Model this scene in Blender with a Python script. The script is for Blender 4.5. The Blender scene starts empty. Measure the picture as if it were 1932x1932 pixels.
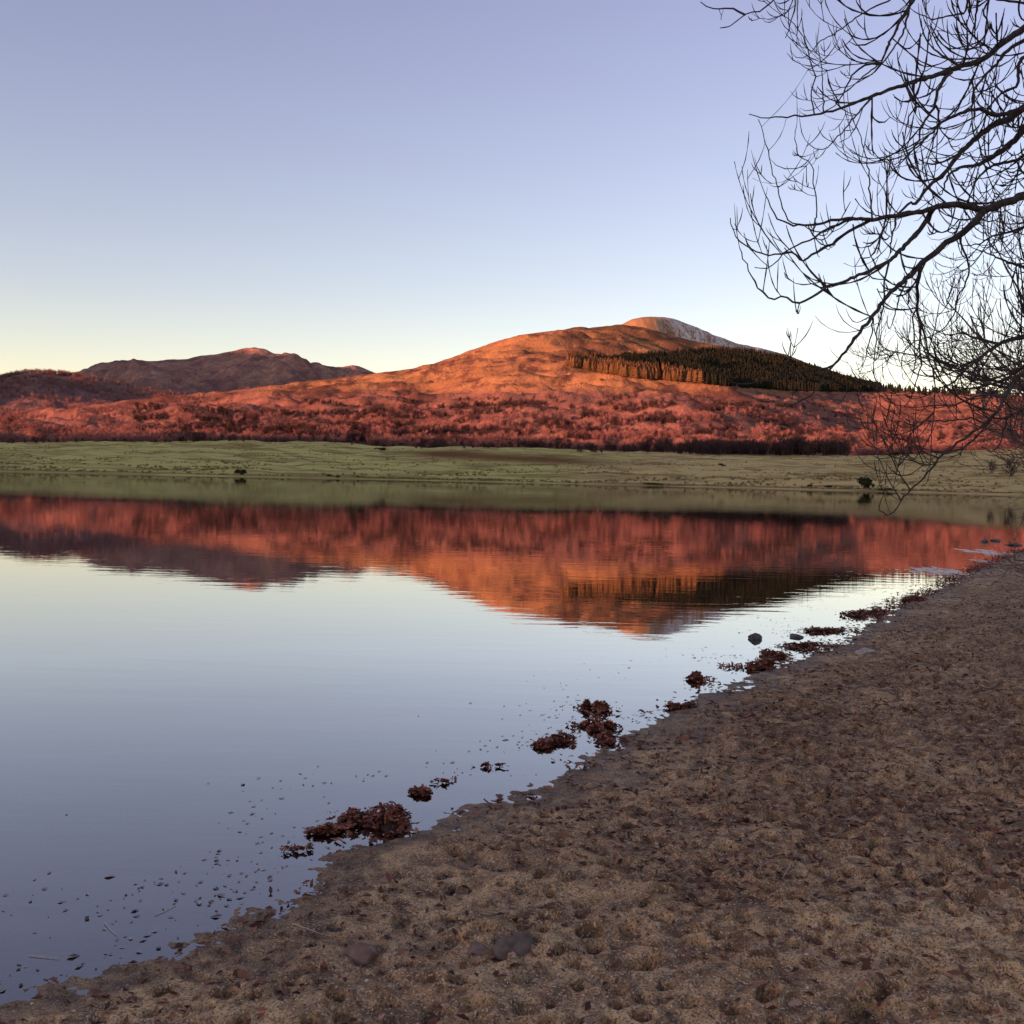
import bpy, math, random
import numpy as np
from mathutils import Matrix, Vector

random.seed(7)
rng = np.random.default_rng(7)
SC = bpy.context.scene
COL = SC.collection

# ------------------------------------------------------------------ camera
S = 1932.0                      # units in which the photograph was measured
FPX = 1980.0                    # focal length in those units
CAMZ = 1.75
PITCH, ROLL = math.radians(2.05), math.radians(1.22)
cam = bpy.data.cameras.new('camera')
cam.sensor_width = 36.0
cam.lens = 36.0 * FPX / S
cam.clip_start, cam.clip_end = 0.05, 60000
camo = bpy.data.objects.new('camera', cam)
COL.objects.link(camo)
CM = Matrix.Rotation(math.pi/2 - PITCH, 4, 'X') @ Matrix.Rotation(ROLL, 4, 'Z')
CM.translation = (0, 0, CAMZ)
camo.matrix_world = CM
SC.camera = camo
SC.render.resolution_x = SC.render.resolution_y = 1024
RM = np.array(CM.to_3x3())

# ------------------------------------------------------------------ light
SUN_AZ, SUN_EL = math.radians(-125), math.radians(7.5)     # compass bearing from +Y
SUNV = np.array([math.sin(SUN_AZ)*math.cos(SUN_EL), math.cos(SUN_AZ)*math.cos(SUN_EL), math.sin(SUN_EL)])
W = bpy.data.worlds.new('World'); SC.world = W; W.use_nodes = True
nt = W.node_tree; bg = nt.nodes['Background']
sky = nt.nodes.new('ShaderNodeTexSky'); sky.sky_type = 'NISHITA'; sky.sun_disc = False
sky.sun_elevation = SUN_EL; sky.sun_rotation = SUN_AZ % (2*math.pi)
sky.altitude = 80; sky.air_density = 1.0; sky.dust_density = 0.4; sky.ozone_density = 2.0
hs = nt.nodes.new('ShaderNodeHueSaturation'); hs.inputs['Saturation'].default_value = 0.93
tint = nt.nodes.new('ShaderNodeMix'); tint.data_type = 'RGBA'; tint.blend_type = 'MULTIPLY'; tint.inputs[0].default_value = 1.0
geo = nt.nodes.new('ShaderNodeTexCoord'); sepn = nt.nodes.new('ShaderNodeSeparateXYZ'); rmp = nt.nodes.new('ShaderNodeValToRGB')
nt.links.new(geo.outputs['Generated'], sepn.inputs[0]); nt.links.new(sepn.outputs['Z'], rmp.inputs[0]); nt.links.new(rmp.outputs[0], tint.inputs[7])
rmp.color_ramp.elements[0].position = 0.02; rmp.color_ramp.elements[0].color = (1.0, 0.735, 0.60, 1)
rmp.color_ramp.elements[1].position = 0.40; rmp.color_ramp.elements[1].color = (0.87, 0.575, 0.60, 1)
el_ = rmp.color_ramp.elements.new(0.16); el_.color = (0.87, 0.632, 0.595, 1)
nt.links.new(sky.outputs[0], hs.inputs['Color']); nt.links.new(hs.outputs[0], tint.inputs[6]); nt.links.new(tint.outputs[2], bg.inputs[0])
bg.inputs[1].default_value = 0.15
sun = bpy.data.lights.new('sun', 'SUN'); sun.energy = 3.7; sun.angle = math.radians(0.6)
sun.color = (1.0, 0.385, 0.225)
suno = bpy.data.objects.new('sun', sun); COL.objects.link(suno)
suno.rotation_mode = 'QUATERNION'
suno.rotation_quaternion = Vector(SUNV).to_track_quat('Z', 'Y')
suno.location = (-200, -150, 200)
vs = SC.view_settings
vs.view_transform = 'Standard'; vs.look = 'None'; vs.gamma = 1.0; vs.use_curve_mapping = False
vs.exposure = 1.6

# ------------------------------------------------------------------ helpers
def ray(px, py):
    px, py = np.broadcast_arrays(np.asarray(px, float), np.asarray(py, float))
    d = np.stack([(px-S/2)/FPX, -(py-S/2)/FPX, -np.ones_like(px)], -1)
    return d @ RM.T
def at_dist(px, py, D):          # point at horizontal distance D
    d = ray(px, py); h = np.hypot(d[..., 0], d[..., 1])
    return np.array([0, 0, CAMZ]) + d*(np.asarray(D)/h)[..., None]
def at_depth(px, py, D):         # point at depth D along the view axis
    return np.array([0, 0, CAMZ]) + ray(px, py)*np.asarray(D, float)[..., None]
def on_z(px, py, z=0.0):
    d = ray(px, py); k = (z-CAMZ)/d[..., 2]
    return np.array([0, 0, CAMZ]) + d*k[..., None]
def proj(P):
    q = (np.asarray(P)-np.array([0, 0, CAMZ])) @ RM
    return S/2 + FPX*q[..., 0]/-q[..., 2], S/2 - FPX*q[..., 1]/-q[..., 2]

_perm = rng.permutation(512); _perm = np.concatenate([_perm, _perm, _perm])
_g = rng.uniform(0, 2*np.pi, 512); _gx, _gy = np.cos(_g), np.sin(_g)
def noise(x, y):
    x = np.asarray(x, float); y = np.asarray(y, float)
    xi, yi = np.floor(x).astype(int), np.floor(y).astype(int)
    xf, yf = x-xi, y-yi
    u, v = xf*xf*xf*(xf*(xf*6-15)+10), yf*yf*yf*(yf*(yf*6-15)+10)
    def g(a, b, fx, fy):
        h = _perm[_perm[a % 512] + (b % 512)]
        return _gx[h]*fx + _gy[h]*fy
    n = (g(xi, yi, xf, yf)*(1-u) + g(xi+1, yi, xf-1, yf)*u)*(1-v) + (g(xi, yi+1, xf, yf-1)*(1-u) + g(xi+1, yi+1, xf-1, yf-1)*u)*v
    return n*1.5
def fbm(x, y, o=5, lac=2.03, gain=0.5):
    t = 0; a = 1.0
    for i in range(o):
        t = t + a*noise(x + 17.3*i, y - 9.1*i); x = x*lac; y = y*lac; a *= gain
    return t
def sstep(a, b, x):
    t = np.clip((x-a)/(b-a), 0, 1); return t*t*(3-2*t)

def mesh_np(name, V, F, mats, smooth=False, midx=None):
    """V (n,3); F array (m,k) or a list of such arrays."""
    if isinstance(F, np.ndarray): F = [F]
    F = [f for f in F if len(f)]
    me = bpy.data.meshes.new(name)
    V = np.asarray(V, np.float32)
    me.vertices.add(len(V)); me.vertices.foreach_set('co', V.ravel())
    lt = np.concatenate([np.full(len(f), f.shape[1], np.int32) for f in F])
    lv = np.concatenate([f.ravel() for f in F]).astype(np.int32)
    me.loops.add(len(lv)); me.loops.foreach_set('vertex_index', lv)
    me.polygons.add(len(lt))
    me.polygons.foreach_set('loop_start', np.concatenate([[0], np.cumsum(lt)[:-1]]).astype(np.int32))
    if smooth: me.polygons.foreach_set('use_smooth', np.ones(len(lt), bool))
    for m in (mats if isinstance(mats, (list, tuple)) else [mats]): me.materials.append(m)
    if midx is not None: me.polygons.foreach_set('material_index', np.asarray(midx, np.int32))
    me.update(calc_edges=True)
    return me
def vattr(me, name, vals):
    a = me.attributes.new(name, 'FLOAT', 'POINT'); a.data.foreach_set('value', np.asarray(vals, np.float32))
def ob(name, me, parent=None, loc=None, rz=0, label=None, cat=None, group=None, kind=None):
    o = bpy.data.objects.new(name, me); COL.objects.link(o)
    if parent is not None: o.parent = parent
    if loc is not None: o.location = tuple(float(c) for c in loc)
    if rz: o.rotation_euler = (0, 0, rz)
    for k, v in (('label', label), ('category', cat), ('group', group), ('kind', kind)):
        if v: o[k] = v
    return o
def grid_faces(nr, nc):
    i = np.arange(nr*nc).reshape(nr, nc)
    return np.stack([i[:-1, :-1], i[:-1, 1:], i[1:, 1:], i[1:, :-1]], -1).reshape(-1, 4)

# ------------------------------------------------------------------ materials
def mat(name, rough=0.9, spec=0.2):
    m = bpy.data.materials.new(name); m.use_nodes = True
    n = m.node_tree; b = n.nodes['Principled BSDF']
    b.inputs['Roughness'].default_value = rough; b.inputs['Specular IOR Level'].default_value = spec
    return m, n, b
class NT:
    def __init__(s, n): s.n = n
    def new(s, t, **kw):
        o = s.n.nodes.new(t)
        for k, v in kw.items(): setattr(o, k, v)
        return o
    def link(s, a, b): s.n.links.new(a, b)
    def coord(s, scale=(1, 1, 1), kind='Object'):
        tc = s.new('ShaderNodeTexCoord'); mp = s.new('ShaderNodeMapping'); mp.inputs['Scale'].default_value = scale
        s.link(tc.outputs[kind], mp.inputs[0]); return mp.outputs[0]
    def noise(s, vec, scale, detail=6, rough=0.6, dist=0.0):
        t = s.new('ShaderNodeTexNoise'); t.inputs['Scale'].default_value = scale; t.inputs['Detail'].default_value = detail
        t.inputs['Roughness'].default_value = rough; t.inputs['Distortion'].default_value = dist
        s.link(vec, t.inputs['Vector']); return t.outputs['Fac']
    def vor(s, vec, scale, out='Color', feat='F1'):
        t = s.new('ShaderNodeTexVoronoi', feature=feat); t.inputs['Scale'].default_value = scale
        s.link(vec, t.inputs['Vector']); return t.outputs[out]
    def ramp(s, fac, stops):
        r = s.new('ShaderNodeValToRGB'); e = r.color_ramp.elements
        while len(e) < len(stops): e.new(0.5)
        for el, (p, c) in zip(e, stops):
            el.position = p; el.color = (c, c, c, 1) if not isinstance(c, tuple) else (*c, 1)
        s.link(fac, r.inputs[0]); return r.outputs[0]
    def mix(s, fac, a, b, mode='MIX'):
        m = s.new('ShaderNodeMix', data_type='RGBA', blend_type=mode)
        for inp, v in ((m.inputs[0], fac), (m.inputs[6], a), (m.inputs[7], b)):
            if hasattr(v, 'is_output'): s.link(v, inp)
            elif isinstance(v, tuple): inp.default_value = (*v, 1)
            else: inp.default_value = v
        return m.outputs[2]
    def math(s, op, a, b=0.0):
        m = s.new('ShaderNodeMath', operation=op)
        for inp, v in ((m.inputs[0], a), (m.inputs[1], b)):
            if hasattr(v, 'is_output'): s.link(v, inp)
            else: inp.default_value = v
        return m.outputs[0]
    def attr(s, name):
        a = s.new('ShaderNodeAttribute', attribute_name=name); return a.outputs['Fac']
    def bump(s, h, strength, dist, b):
        t = s.new('ShaderNodeBump'); t.inputs['Strength'].default_value = strength; t.inputs['Distance'].default_value = dist
        s.link(h, t.inputs['Height']); s.link(t.outputs[0], b.inputs['Normal']); return t

def m_simple(name, c1, c2, scale, rough=0.9, bump=0.0, bdist=0.01, spec=0.2, stretch=(1, 1, 1), lo=0.35, hi=0.65):
    m, n, b = mat(name, rough, spec); t = NT(n)
    v = t.coord(stretch); f = t.noise(v, scale)
    t.link(t.ramp(f, [(lo, c1), (hi, c2)]), b.inputs['Base Color'])
    if bump: t.bump(f, bump, bdist, b)
    return m
def m_vary(name, c1, c2, rough=0.9, spec=0.15, trans=0.0):
    """colour varies per mesh island through the 'var' attribute"""
    m, n, b = mat(name, rough, spec); t = NT(n)
    ti = t.new('ShaderNodeAttribute', attribute_name='tint', attribute_type='INSTANCER')
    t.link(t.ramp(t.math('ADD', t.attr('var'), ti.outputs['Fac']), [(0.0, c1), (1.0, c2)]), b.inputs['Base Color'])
    return m

def m_moor():
    m, n, b = mat('moorland', 1.0, 0.0); t = NT(n)
    v = t.coord(); vs_ = t.coord((1.0, 0.45, 1.0))
    big = t.noise(vs_, 0.006, 7, 0.62, 0.6); mid = t.noise(vs_, 0.03, 6, 0.65, 0.4); fine = t.noise(v, 0.25, 4, 0.7)
    hi = t.attr('upper')
    grass = t.mix(t.ramp(mid, [(0.35, 0.0), (0.65, 1.0)]), (0.30, 0.150, 0.066), (0.43, 0.235, 0.105))
    brack = t.mix(fine, (0.19, 0.088, 0.066), (0.31, 0.155, 0.115))
    c = t.mix(t.ramp(t.math('ADD', t.math('MULTIPLY', big, 0.55), t.math('MULTIPLY', hi, 0.6)), [(0.36, 0.0), (0.56, 1.0)]), brack, grass)
    c = t.mix(t.ramp(t.math('ADD', t.math('MULTIPLY', big, 0.5), t.math('MULTIPLY', mid, 0.5)), [(0.49, 0.0), (0.55, 0.9)]), c, (0.11, 0.052, 0.042))
    c = t.mix(t.math('MULTIPLY', t.attr('heath_shade'), t.ramp(mid, [(0.3, 0.95), (0.7, 0.55)])), c, (0.115, 0.066, 0.042))
    c = t.mix(t.ramp(fine, [(0.3, 0.35), (0.6, 0.0)]), c, (0.14, 0.075, 0.045))
    t.link(c, b.inputs['Base Color'])
    h = t.math('ADD', t.math('MULTIPLY', mid, 5.0), t.math('MULTIPLY', fine, 1.2))
    t.bump(h, 0.9, 1.0, b)
    return m
def m_peak():
    m, n, b = mat('peak_ground', 1.0, 0.0); t = NT(n)
    v = t.coord(); f = t.noise(v, 0.02, 7, 0.65); g = t.noise(v, 0.12, 5, 0.6)
    c = t.mix(f, (0.20, 0.115, 0.065), (0.36, 0.23, 0.13))
    snow = t.math('MULTIPLY', t.attr('snow'), t.ramp(t.math('ADD', t.math('MULTIPLY', f, 0.4), t.math('MULTIPLY', g, 0.6)), [(0.44, 0.0), (0.56, 1.0)]))
    c = t.mix(snow, c, (0.72, 0.74, 0.78))
    t.link(c, b.inputs['Base Color']); t.bump(f, 0.6, 14.0, b)
    return m
def m_farhill():
    m, n, b = mat('heather_hill', 1.0, 0.0); t = NT(n)
    v = t.coord(); f = t.noise(v, 0.012, 8, 0.65, 0.5); g = t.noise(v, 0.07, 5, 0.65)
    c = t.mix(t.ramp(f, [(0.38, 0.0), (0.62, 1.0)]), (0.22, 0.115, 0.095), (0.50, 0.29, 0.195))
    c = t.mix(t.ramp(g, [(0.4, 0.5), (0.6, 0.0)]), c, (0.15, 0.095, 0.095))
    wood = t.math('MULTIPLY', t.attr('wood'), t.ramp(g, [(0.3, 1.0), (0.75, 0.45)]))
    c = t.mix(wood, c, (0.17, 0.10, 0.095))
    t.link(c, b.inputs['Base Color']); t.bump(t.math('ADD', f, t.math('MULTIPLY', g, 0.4)), 0.9, 22.0, b)
    return m
def m_field():
    m, n, b = mat('pasture', 1.0, 0.0); t = NT(n)
    v = t.coord(); vx = t.coord((0.22, 1.0, 1.0))
    big = t.noise(vx, 0.02, 6, 0.6, 0.4); mid = t.noise(vx, 0.12, 6, 0.65); fine = t.noise(v, 1.1, 4, 0.7)
    green = t.mix(fine, (0.50, 0.465, 0.14), (0.68, 0.60, 0.21))
    dry = t.mix(fine, (0.58, 0.43, 0.165), (0.74, 0.56, 0.235))
    g = t.attr('green')
    c = t.mix(t.ramp(t.math('ADD', g, t.math('MULTIPLY', t.math('SUBTRACT', big, 0.5), 1.3)), [(0.3, 0.0), (0.6, 1.0)]), dry, green)
    c = t.mix(t.ramp(mid, [(0.48, 0.0), (0.62, 0.85)]), c, (0.27, 0.20, 0.075))
    st = t.noise(t.coord((0.05, 0.5, 1.0)), 0.35, 5, 0.65)
    c = t.mix(t.ramp(st, [(0.51, 0.0), (0.61, 0.8)]), c, (0.27, 0.175, 0.075))
    c = t.mix(t.ramp(st, [(0.30, 0.5), (0.44, 0.0)]), c, (0.62, 0.50, 0.27))
    c = t.mix(t.math('MULTIPLY', t.attr('bracken'), t.ramp(mid, [(0.3, 1.0), (0.6, 0.85)])), c, (0.19, 0.082, 0.04))
    t.link(c, b.inputs['Base Color'])
    t.bump(t.math('ADD', mid, t.math('MULTIPLY', fine, 0.3)), 0.9, 2.2, b)
    return m
def m_sand():
    m, n, b = mat('gravelly_sand', 0.92, 0.25); t = NT(n)
    v = t.coord()
    big = t.noise(v, 0.9, 5, 0.6); mid = t.noise(v, 9.0, 6, 0.7); fine = t.noise(v, 70.0, 4, 0.7)
    gr = t.vor(v, 160.0); gd = t.vor(v, 160.0, 'Distance')
    c = t.mix(t.ramp(big, [(0.35, 0.0), (0.65, 1.0)]), (0.48, 0.278, 0.125), (0.84, 0.545, 0.255))
    c = t.mix(t.ramp(mid, [(0.40, 0.8), (0.58, 0.0)]), c, (0.115, 0.062, 0.034))
    sep = t.new('ShaderNodeSeparateColor'); t.link(gr, sep.inputs[0])
    c = t.mix(t.ramp(sep.outputs[0], [(0.80, 0.0), (0.95, 0.8)]), c, (0.78, 0.60, 0.40))
    c = t.mix(t.ramp(sep.outputs[1], [(0.60, 0.0), (0.85, 0.7)]), c, (0.10, 0.062, 0.04))
    lit = t.attr('litter')
    ln = t.noise(v, 22.0, 5, 0.7)
    c = t.mix(t.math('MULTIPLY', lit, t.ramp(ln, [(0.40, 0.0), (0.58, 0.75)])), c, (0.12, 0.062, 0.04))
    wet = t.attr('wet')
    c = t.mix(wet, c, t.mix(1.0, c, (0.5, 0.47, 0.46), 'MULTIPLY'))
    t.link(c, b.inputs['Base Color'])
    t.link(t.ramp(wet, [(0.0, 0.95), (1.0, 0.55)]), b.inputs['Roughness'])
    h = t.math('ADD', t.math('MULTIPLY', fine, 0.006), t.math('ADD', t.math('MULTIPLY', gd, -0.004), t.math('MULTIPLY', mid, 0.02)))
    t.bump(h, 1.0, 1.0, b)
    return m
def m_water():
    m = bpy.data.materials.new('lake_water'); m.use_nodes = True; n = m.node_tree; t = NT(n)
    n.nodes.clear(); out = t.new('ShaderNodeOutputMaterial')
    gl = t.new('ShaderNodeBsdfGlossy'); gl.inputs['Roughness'].default_value = 0.0
    tr = t.new('ShaderNodeBsdfTransparent'); tr.inputs['Color'].default_value = (0.80, 0.74, 0.66, 1)
    fr = t.new('ShaderNodeFresnel'); fr.inputs['IOR'].default_value = 1.33
    mx = t.new('ShaderNodeMixShader')
    v = t.coord((0.22, 1.0, 1.0)); v2 = t.coord((0.5, 1.0, 1.0)); v3 = t.coord((0.05, 0.12, 1.0))
    a = t.noise(v, 3.2, 3, 0.5, 0.3); c = t.noise(v2, 14.0, 2, 0.5); d = t.noise(v3, 0.35, 3, 0.5)
    amp = t.ramp(d, [(0.35, 0.25), (0.65, 1.0)])
    h = t.math('MULTIPLY', t.math('ADD', a, t.math('MULTIPLY', c, 0.10)), amp)
    bp = t.new('ShaderNodeBump'); bp.inputs['Strength'].default_value = 1.0; bp.inputs['Distance'].default_value = 0.0022
    t.link(h, bp.inputs['Height'])
    t.link(bp.outputs[0], gl.inputs['Normal']); t.link(bp.outputs[0], fr.inputs['Normal'])
    t.link(t.ramp(fr.outputs[0], [(0.02, 0.16), (0.11, 0.42), (0.20, 0.60), (0.36, 0.86), (1.0, 1.0)]), mx.inputs[0]); t.link(tr.outputs[0], mx.inputs[1]); t.link(gl.outputs[0], mx.inputs[2])
    t.link(mx.outputs[0], out.inputs[0])
    return m

M_MOOR, M_PEAK, M_FAR, M_FIELD, M_SAND, M_WATER = m_moor(), m_peak(), m_farhill(), m_field(), m_sand(), m_water()
M_BARK = m_simple('ash_bark', (0.030, 0.024, 0.020), (0.085, 0.070, 0.058), 30, 0.9, 0.5, 0.01, stretch=(1, 1, 0.3))
M_TWIG = m_simple('ash_twig', (0.030, 0.023, 0.020), (0.075, 0.055, 0.045), 9, 0.8)
M_BARK2 = m_simple('willow_bark', (0.06, 0.045, 0.035), (0.13, 0.095, 0.07), 25, 0.9, 0.4, 0.01)
M_TWIG2 = m_simple('willow_twig', (0.12, 0.075, 0.058), (0.24, 0.16, 0.12), 6, 0.85)
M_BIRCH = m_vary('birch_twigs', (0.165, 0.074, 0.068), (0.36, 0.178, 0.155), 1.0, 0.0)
M_BIRCHD = m_vary('alder_twigs', (0.042, 0.028, 0.030), (0.105, 0.062, 0.058), 1.0, 0.0)
M_KNOLL = m_vary('purple_twigs', (0.15, 0.08, 0.075), (0.34, 0.19, 0.165), 1.0, 0.0)
M_BTRUNK = m_simple('birch_bark', (0.15, 0.11, 0.10), (0.36, 0.30, 0.27), 0.7, 1.0)
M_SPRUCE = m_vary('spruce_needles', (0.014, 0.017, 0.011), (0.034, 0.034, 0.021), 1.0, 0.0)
M_SPRUCELIT = m_vary('spruce_lit', (0.08, 0.046, 0.022), (0.22, 0.118, 0.052), 1.0, 0.0)  # same spruces, low sunlight painted into a browner colour
M_GORSE = m_vary('gorse_leaves', (0.022, 0.028, 0.012), (0.06, 0.065, 0.03), 1.0, 0.0)
M_RUSH = m_vary('rush_stems', (0.16, 0.115, 0.05), (0.36, 0.27, 0.12), 1.0, 0.0)
M_LEAF = m_vary('dead_leaf', (0.075, 0.032, 0.021), (0.38, 0.165, 0.09), 0.75, 0.2)
M_LEAFW = m_vary('wet_leaf', (0.10, 0.034, 0.022), (0.50, 0.185, 0.10), 0.6, 0.3)
M_LEAFS = m_vary('sodden_leaf', (0.035, 0.026, 0.020), (0.12, 0.075, 0.05), 0.7, 0.3)
M_LEAFP = m_simple('pale_leaf', (0.34, 0.19, 0.12), (0.55, 0.36, 0.24), 40, 0.8)
M_MUCK = m_simple('wet_muck', (0.025, 0.015, 0.012), (0.07, 0.038, 0.028), 40, 0.7, 0.6, 0.02)
M_STONE = m_simple('grey_stone', (0.085, 0.060, 0.045), (0.19, 0.140, 0.105), 18, 0.85, 0.5, 0.01)
M_STONED = m_simple('dark_wet_stone', (0.05, 0.045, 0.042), (0.14, 0.125, 0.115), 16, 0.6, 0.6, 0.02)
M_STONEB = m_simple('brown_stone', (0.16, 0.095, 0.07), (0.28, 0.19, 0.145), 22, 0.8, 0.4, 0.01)
M_STONEP = m_simple('pale_stone', (0.33, 0.26, 0.21), (0.52, 0.44, 0.37), 22, 0.8, 0.4, 0.01)
M_PEB = m_vary('pebble', (0.10, 0.075, 0.06), (0.80, 0.62, 0.45), 0.7, 0.3)
M_STRAW = m_simple('pale_straw', (0.42, 0.33, 0.24), (0.62, 0.52, 0.40), 30, 0.7)
M_FLAT = m_simple('pale_flat', (0.48, 0.37, 0.29), (0.80, 0.65, 0.52), 3, 0.6, 0.3, 0.01)
M_FLOAT = m_vary('floating_scrap', (0.12, 0.075, 0.06), (0.50, 0.42, 0.38), 0.6, 0.3)

# ------------------------------------------------------------------ terrain
def hermite(ts, K, t):
    """ts (k,), K (k,n,3) -> (len(t),n,3), smooth through the lines"""
    ts = np.asarray(ts, float); m = np.zeros_like(K)
    d = (K[1:]-K[:-1])/(ts[1:]-ts[:-1])[:, None, None]
    m[0], m[-1] = d[0], d[-1]; m[1:-1] = 0.5*(d[1:]+d[:-1])
    i = np.clip(np.searchsorted(ts, t, side='right')-1, 0, len(ts)-2)
    h = (ts[i+1]-ts[i]); s = ((t-ts[i])/h)[:, None, None]; h = h[:, None, None]
    return (2*s**3-3*s**2+1)*K[i] + (s**3-2*s**2+s)*h*m[i] + (-2*s**3+3*s**2)*K[i+1] + (s**3-s**2)*h*m[i+1]
def curve(pts, x):
    p = np.array(sorted(pts), float); return np.interp(x, p[:, 0], p[:, 1])
def smooth_curve(pts, x, k=9):
    y = curve(pts, x); w = np.hanning(k+2)[1:-1]; w /= w.sum()
    return np.convolve(np.pad(y, k//2, mode='edge'), w, 'valid')

class Ground:
    def __init__(s, px, t, P): s.px, s.t, s.P = px, t, P; s.sx, s.sy = proj(P)
    def sample(s, px, t):
        i = np.clip(np.interp(px, s.px, np.arange(len(s.px))), 0, len(s.px)-1.001)
        j = np.clip(np.interp(t, s.t, np.arange(len(s.t))), 0, len(s.t)-1.001)
        i0, j0 = i.astype(int), j.astype(int); a, b = (i-i0)[:, None], (j-j0)[:, None]
        P = s.P
        return (P[j0, i0]*(1-a)+P[j0, i0+1]*a)*(1-b) + (P[j0+1, i0]*(1-a)+P[j0+1, i0+1]*a)*b

HORX = lambda px: 873.5 + 0.0213*px           # the photograph's horizon
# --- field on the far shore
pxs = np.linspace(-1400, 3300, 700)
crest = smooth_curve([(-1400, 815), (-300, 835), (0, 838), (200, 838), (400, 836), (600, 838), (700, 843), (800, 848), (1000, 847), (1100, 852),
                      (1200, 857), (1400, 861), (1600, 862), (1700, 862), (1800, 856), (1932, 852), (2400, 850), (3300, 850)], pxs, 25)
shoreD = smooth_curve([(-1400, 330), (-300, 270), (0, 255), (455, 240), (900, 232), (1200, 222), (1600, 212), (1932, 205), (2300, 190), (3300, 150)], pxs, 31)
hz = HORX(pxs)
ysh = hz + CAMZ*FPX/shoreD
L = [at_dist(pxs, hz + (CAMZ+2.5)*FPX/(shoreD-30), shoreD-30),
     at_dist(pxs, ysh, shoreD),
     at_dist(pxs, ysh+(crest-ysh)*0.30, shoreD+55),
     at_dist(pxs, ysh+(crest-ysh)*0.62, shoreD+170),
     at_dist(pxs, crest, np.full_like(pxs, 600)),
     at_dist(pxs, crest+6, np.full_like(pxs, 680)),
     at_dist(pxs, crest+60, np.full_like(pxs, 760))]
tf = np.concatenate([np.linspace(0, 1, 14)[:-1], np.linspace(1, 4, 150)[:-1], np.linspace(4, 6, 16)])
P = hermite(range(7), np.array(L), tf)
x, y = P[..., 0], P[..., 1]
amp = sstep(0.95, 1.6, tf)[:, None]
P[..., 2] += amp*(1.9*fbm(x/60, y/26, 4) + 0.5*fbm(x/11, y/7, 3)) + 0.12*fbm(x/6, y/6, 3)*sstep(0.9, 1.02, tf)[:, None]
me = mesh_np('field', P.reshape(-1, 3), grid_faces(len(tf), len(pxs)), M_FIELD, True)
fsx, fsy = proj(P)
green = sstep(1250, 850, fsx + 0.0*fsy)*0.95 + 0.30*sstep(1560, 1640, fsx)*0 + 0.12
green += 0.35*np.exp(-((fsx-1160)/90)**2 - ((fsy-862)/7)**2) + 0.3*np.exp(-((fsx-1350)/110)**2 - ((fsy-897)/8)**2)
brk = np.exp(-((fsx-1000)/170)**2 - ((fsy-866-0.045*(fsx-1000))/8)**2)*1.2 + np.exp(-((fsx-840)/60)**2 - ((fsy-856)/6)**2)
edge = np.exp(-((tf[:, None]-1.06)/0.05)**2)*0.75*np.ones_like(fsx)
vattr(me, 'green', np.clip(green, 0, 1).ravel()); vattr(me, 'bracken', np.clip(brk+edge, 0, 1).ravel())
ob('field', me, kind='structure')
G_FIELD = Ground(pxs, tf, P)

# --- the long hill
pxh = np.linspace(-1400, 3300, 900)
skyl = smooth_curve([(-1400, 780), (-300, 800), (0, 790), (117, 774), (234, 760), (352, 751), (508, 730), (620, 717), (703, 707), (780, 698), (820, 689), (860, 674), (900, 660),
                     (960, 642), (1000, 635), (1050, 628), (1100, 625), (1140, 619), (1175, 614), (1220, 621), (1270, 636), (1320, 648), (1400, 660),
                     (1450, 668), (1500, 682), (1550, 700), (1600, 716), (1650, 730), (1700, 737), (1800, 742), (1932, 748), (2400, 755), (3300, 770)], pxh, 7)
ridgeD = smooth_curve([(-1400, 1300), (0, 1500), (500, 1800), (820, 2000), (1000, 2150), (1175, 2350), (1400, 2250), (1600, 1900), (1932, 1600), (3300, 1300)], pxh, 41)
base = np.interp(pxh, pxs, crest) + 3
rec = smooth_curve([(-1400, 0), (1240, 0), (1330, 20), (1650, 360), (1932, 380), (3300, 300)], pxh, 25)
rec2 = smooth_curve([(-1400, 0), (1020, 0), (1080, 30), (1300, 300), (1600, 560), (1932, 560), (3300, 400)], pxh, 25)
def hl(fr, f, a=0.0, b=0.0): return at_dist(pxh, base+(skyl-base)*fr, 640+(ridgeD-640)*f + a*rec + b*rec2)
L = [at_dist(pxh, base+8, np.full_like(pxh, 600)), hl(0.0, 0.0), hl(0.17, 0.10, 0.15), hl(0.42, 0.33, 1.0), hl(0.70, 0.62, 0.7, 0.5), hl(1.0, 1.0, 0.0, 1.15),
     at_dist(pxh, HORX(pxh)+(skyl-HORX(pxh))*0.72, ridgeD+1.15*rec2+350), at_dist(pxh, HORX(pxh)+20, ridgeD+1900)]
th = np.concatenate([np.linspace(0, 1, 8)[:-1], np.linspace(1, 5, 330)[:-1], np.linspace(5, 7, 24)])
P = hermite(range(8), np.array(L), th)
x, y = P[..., 0], P[..., 1]
mid = (sstep(1.0, 1.6, th)*sstep(5.0, 4.2, th))[:, None]
relief = 11*fbm(x/260, y/150, 3) + 9*fbm(x/90+3, y/42, 4) + 2.2*fbm(x/22, y/14, 3)
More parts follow.
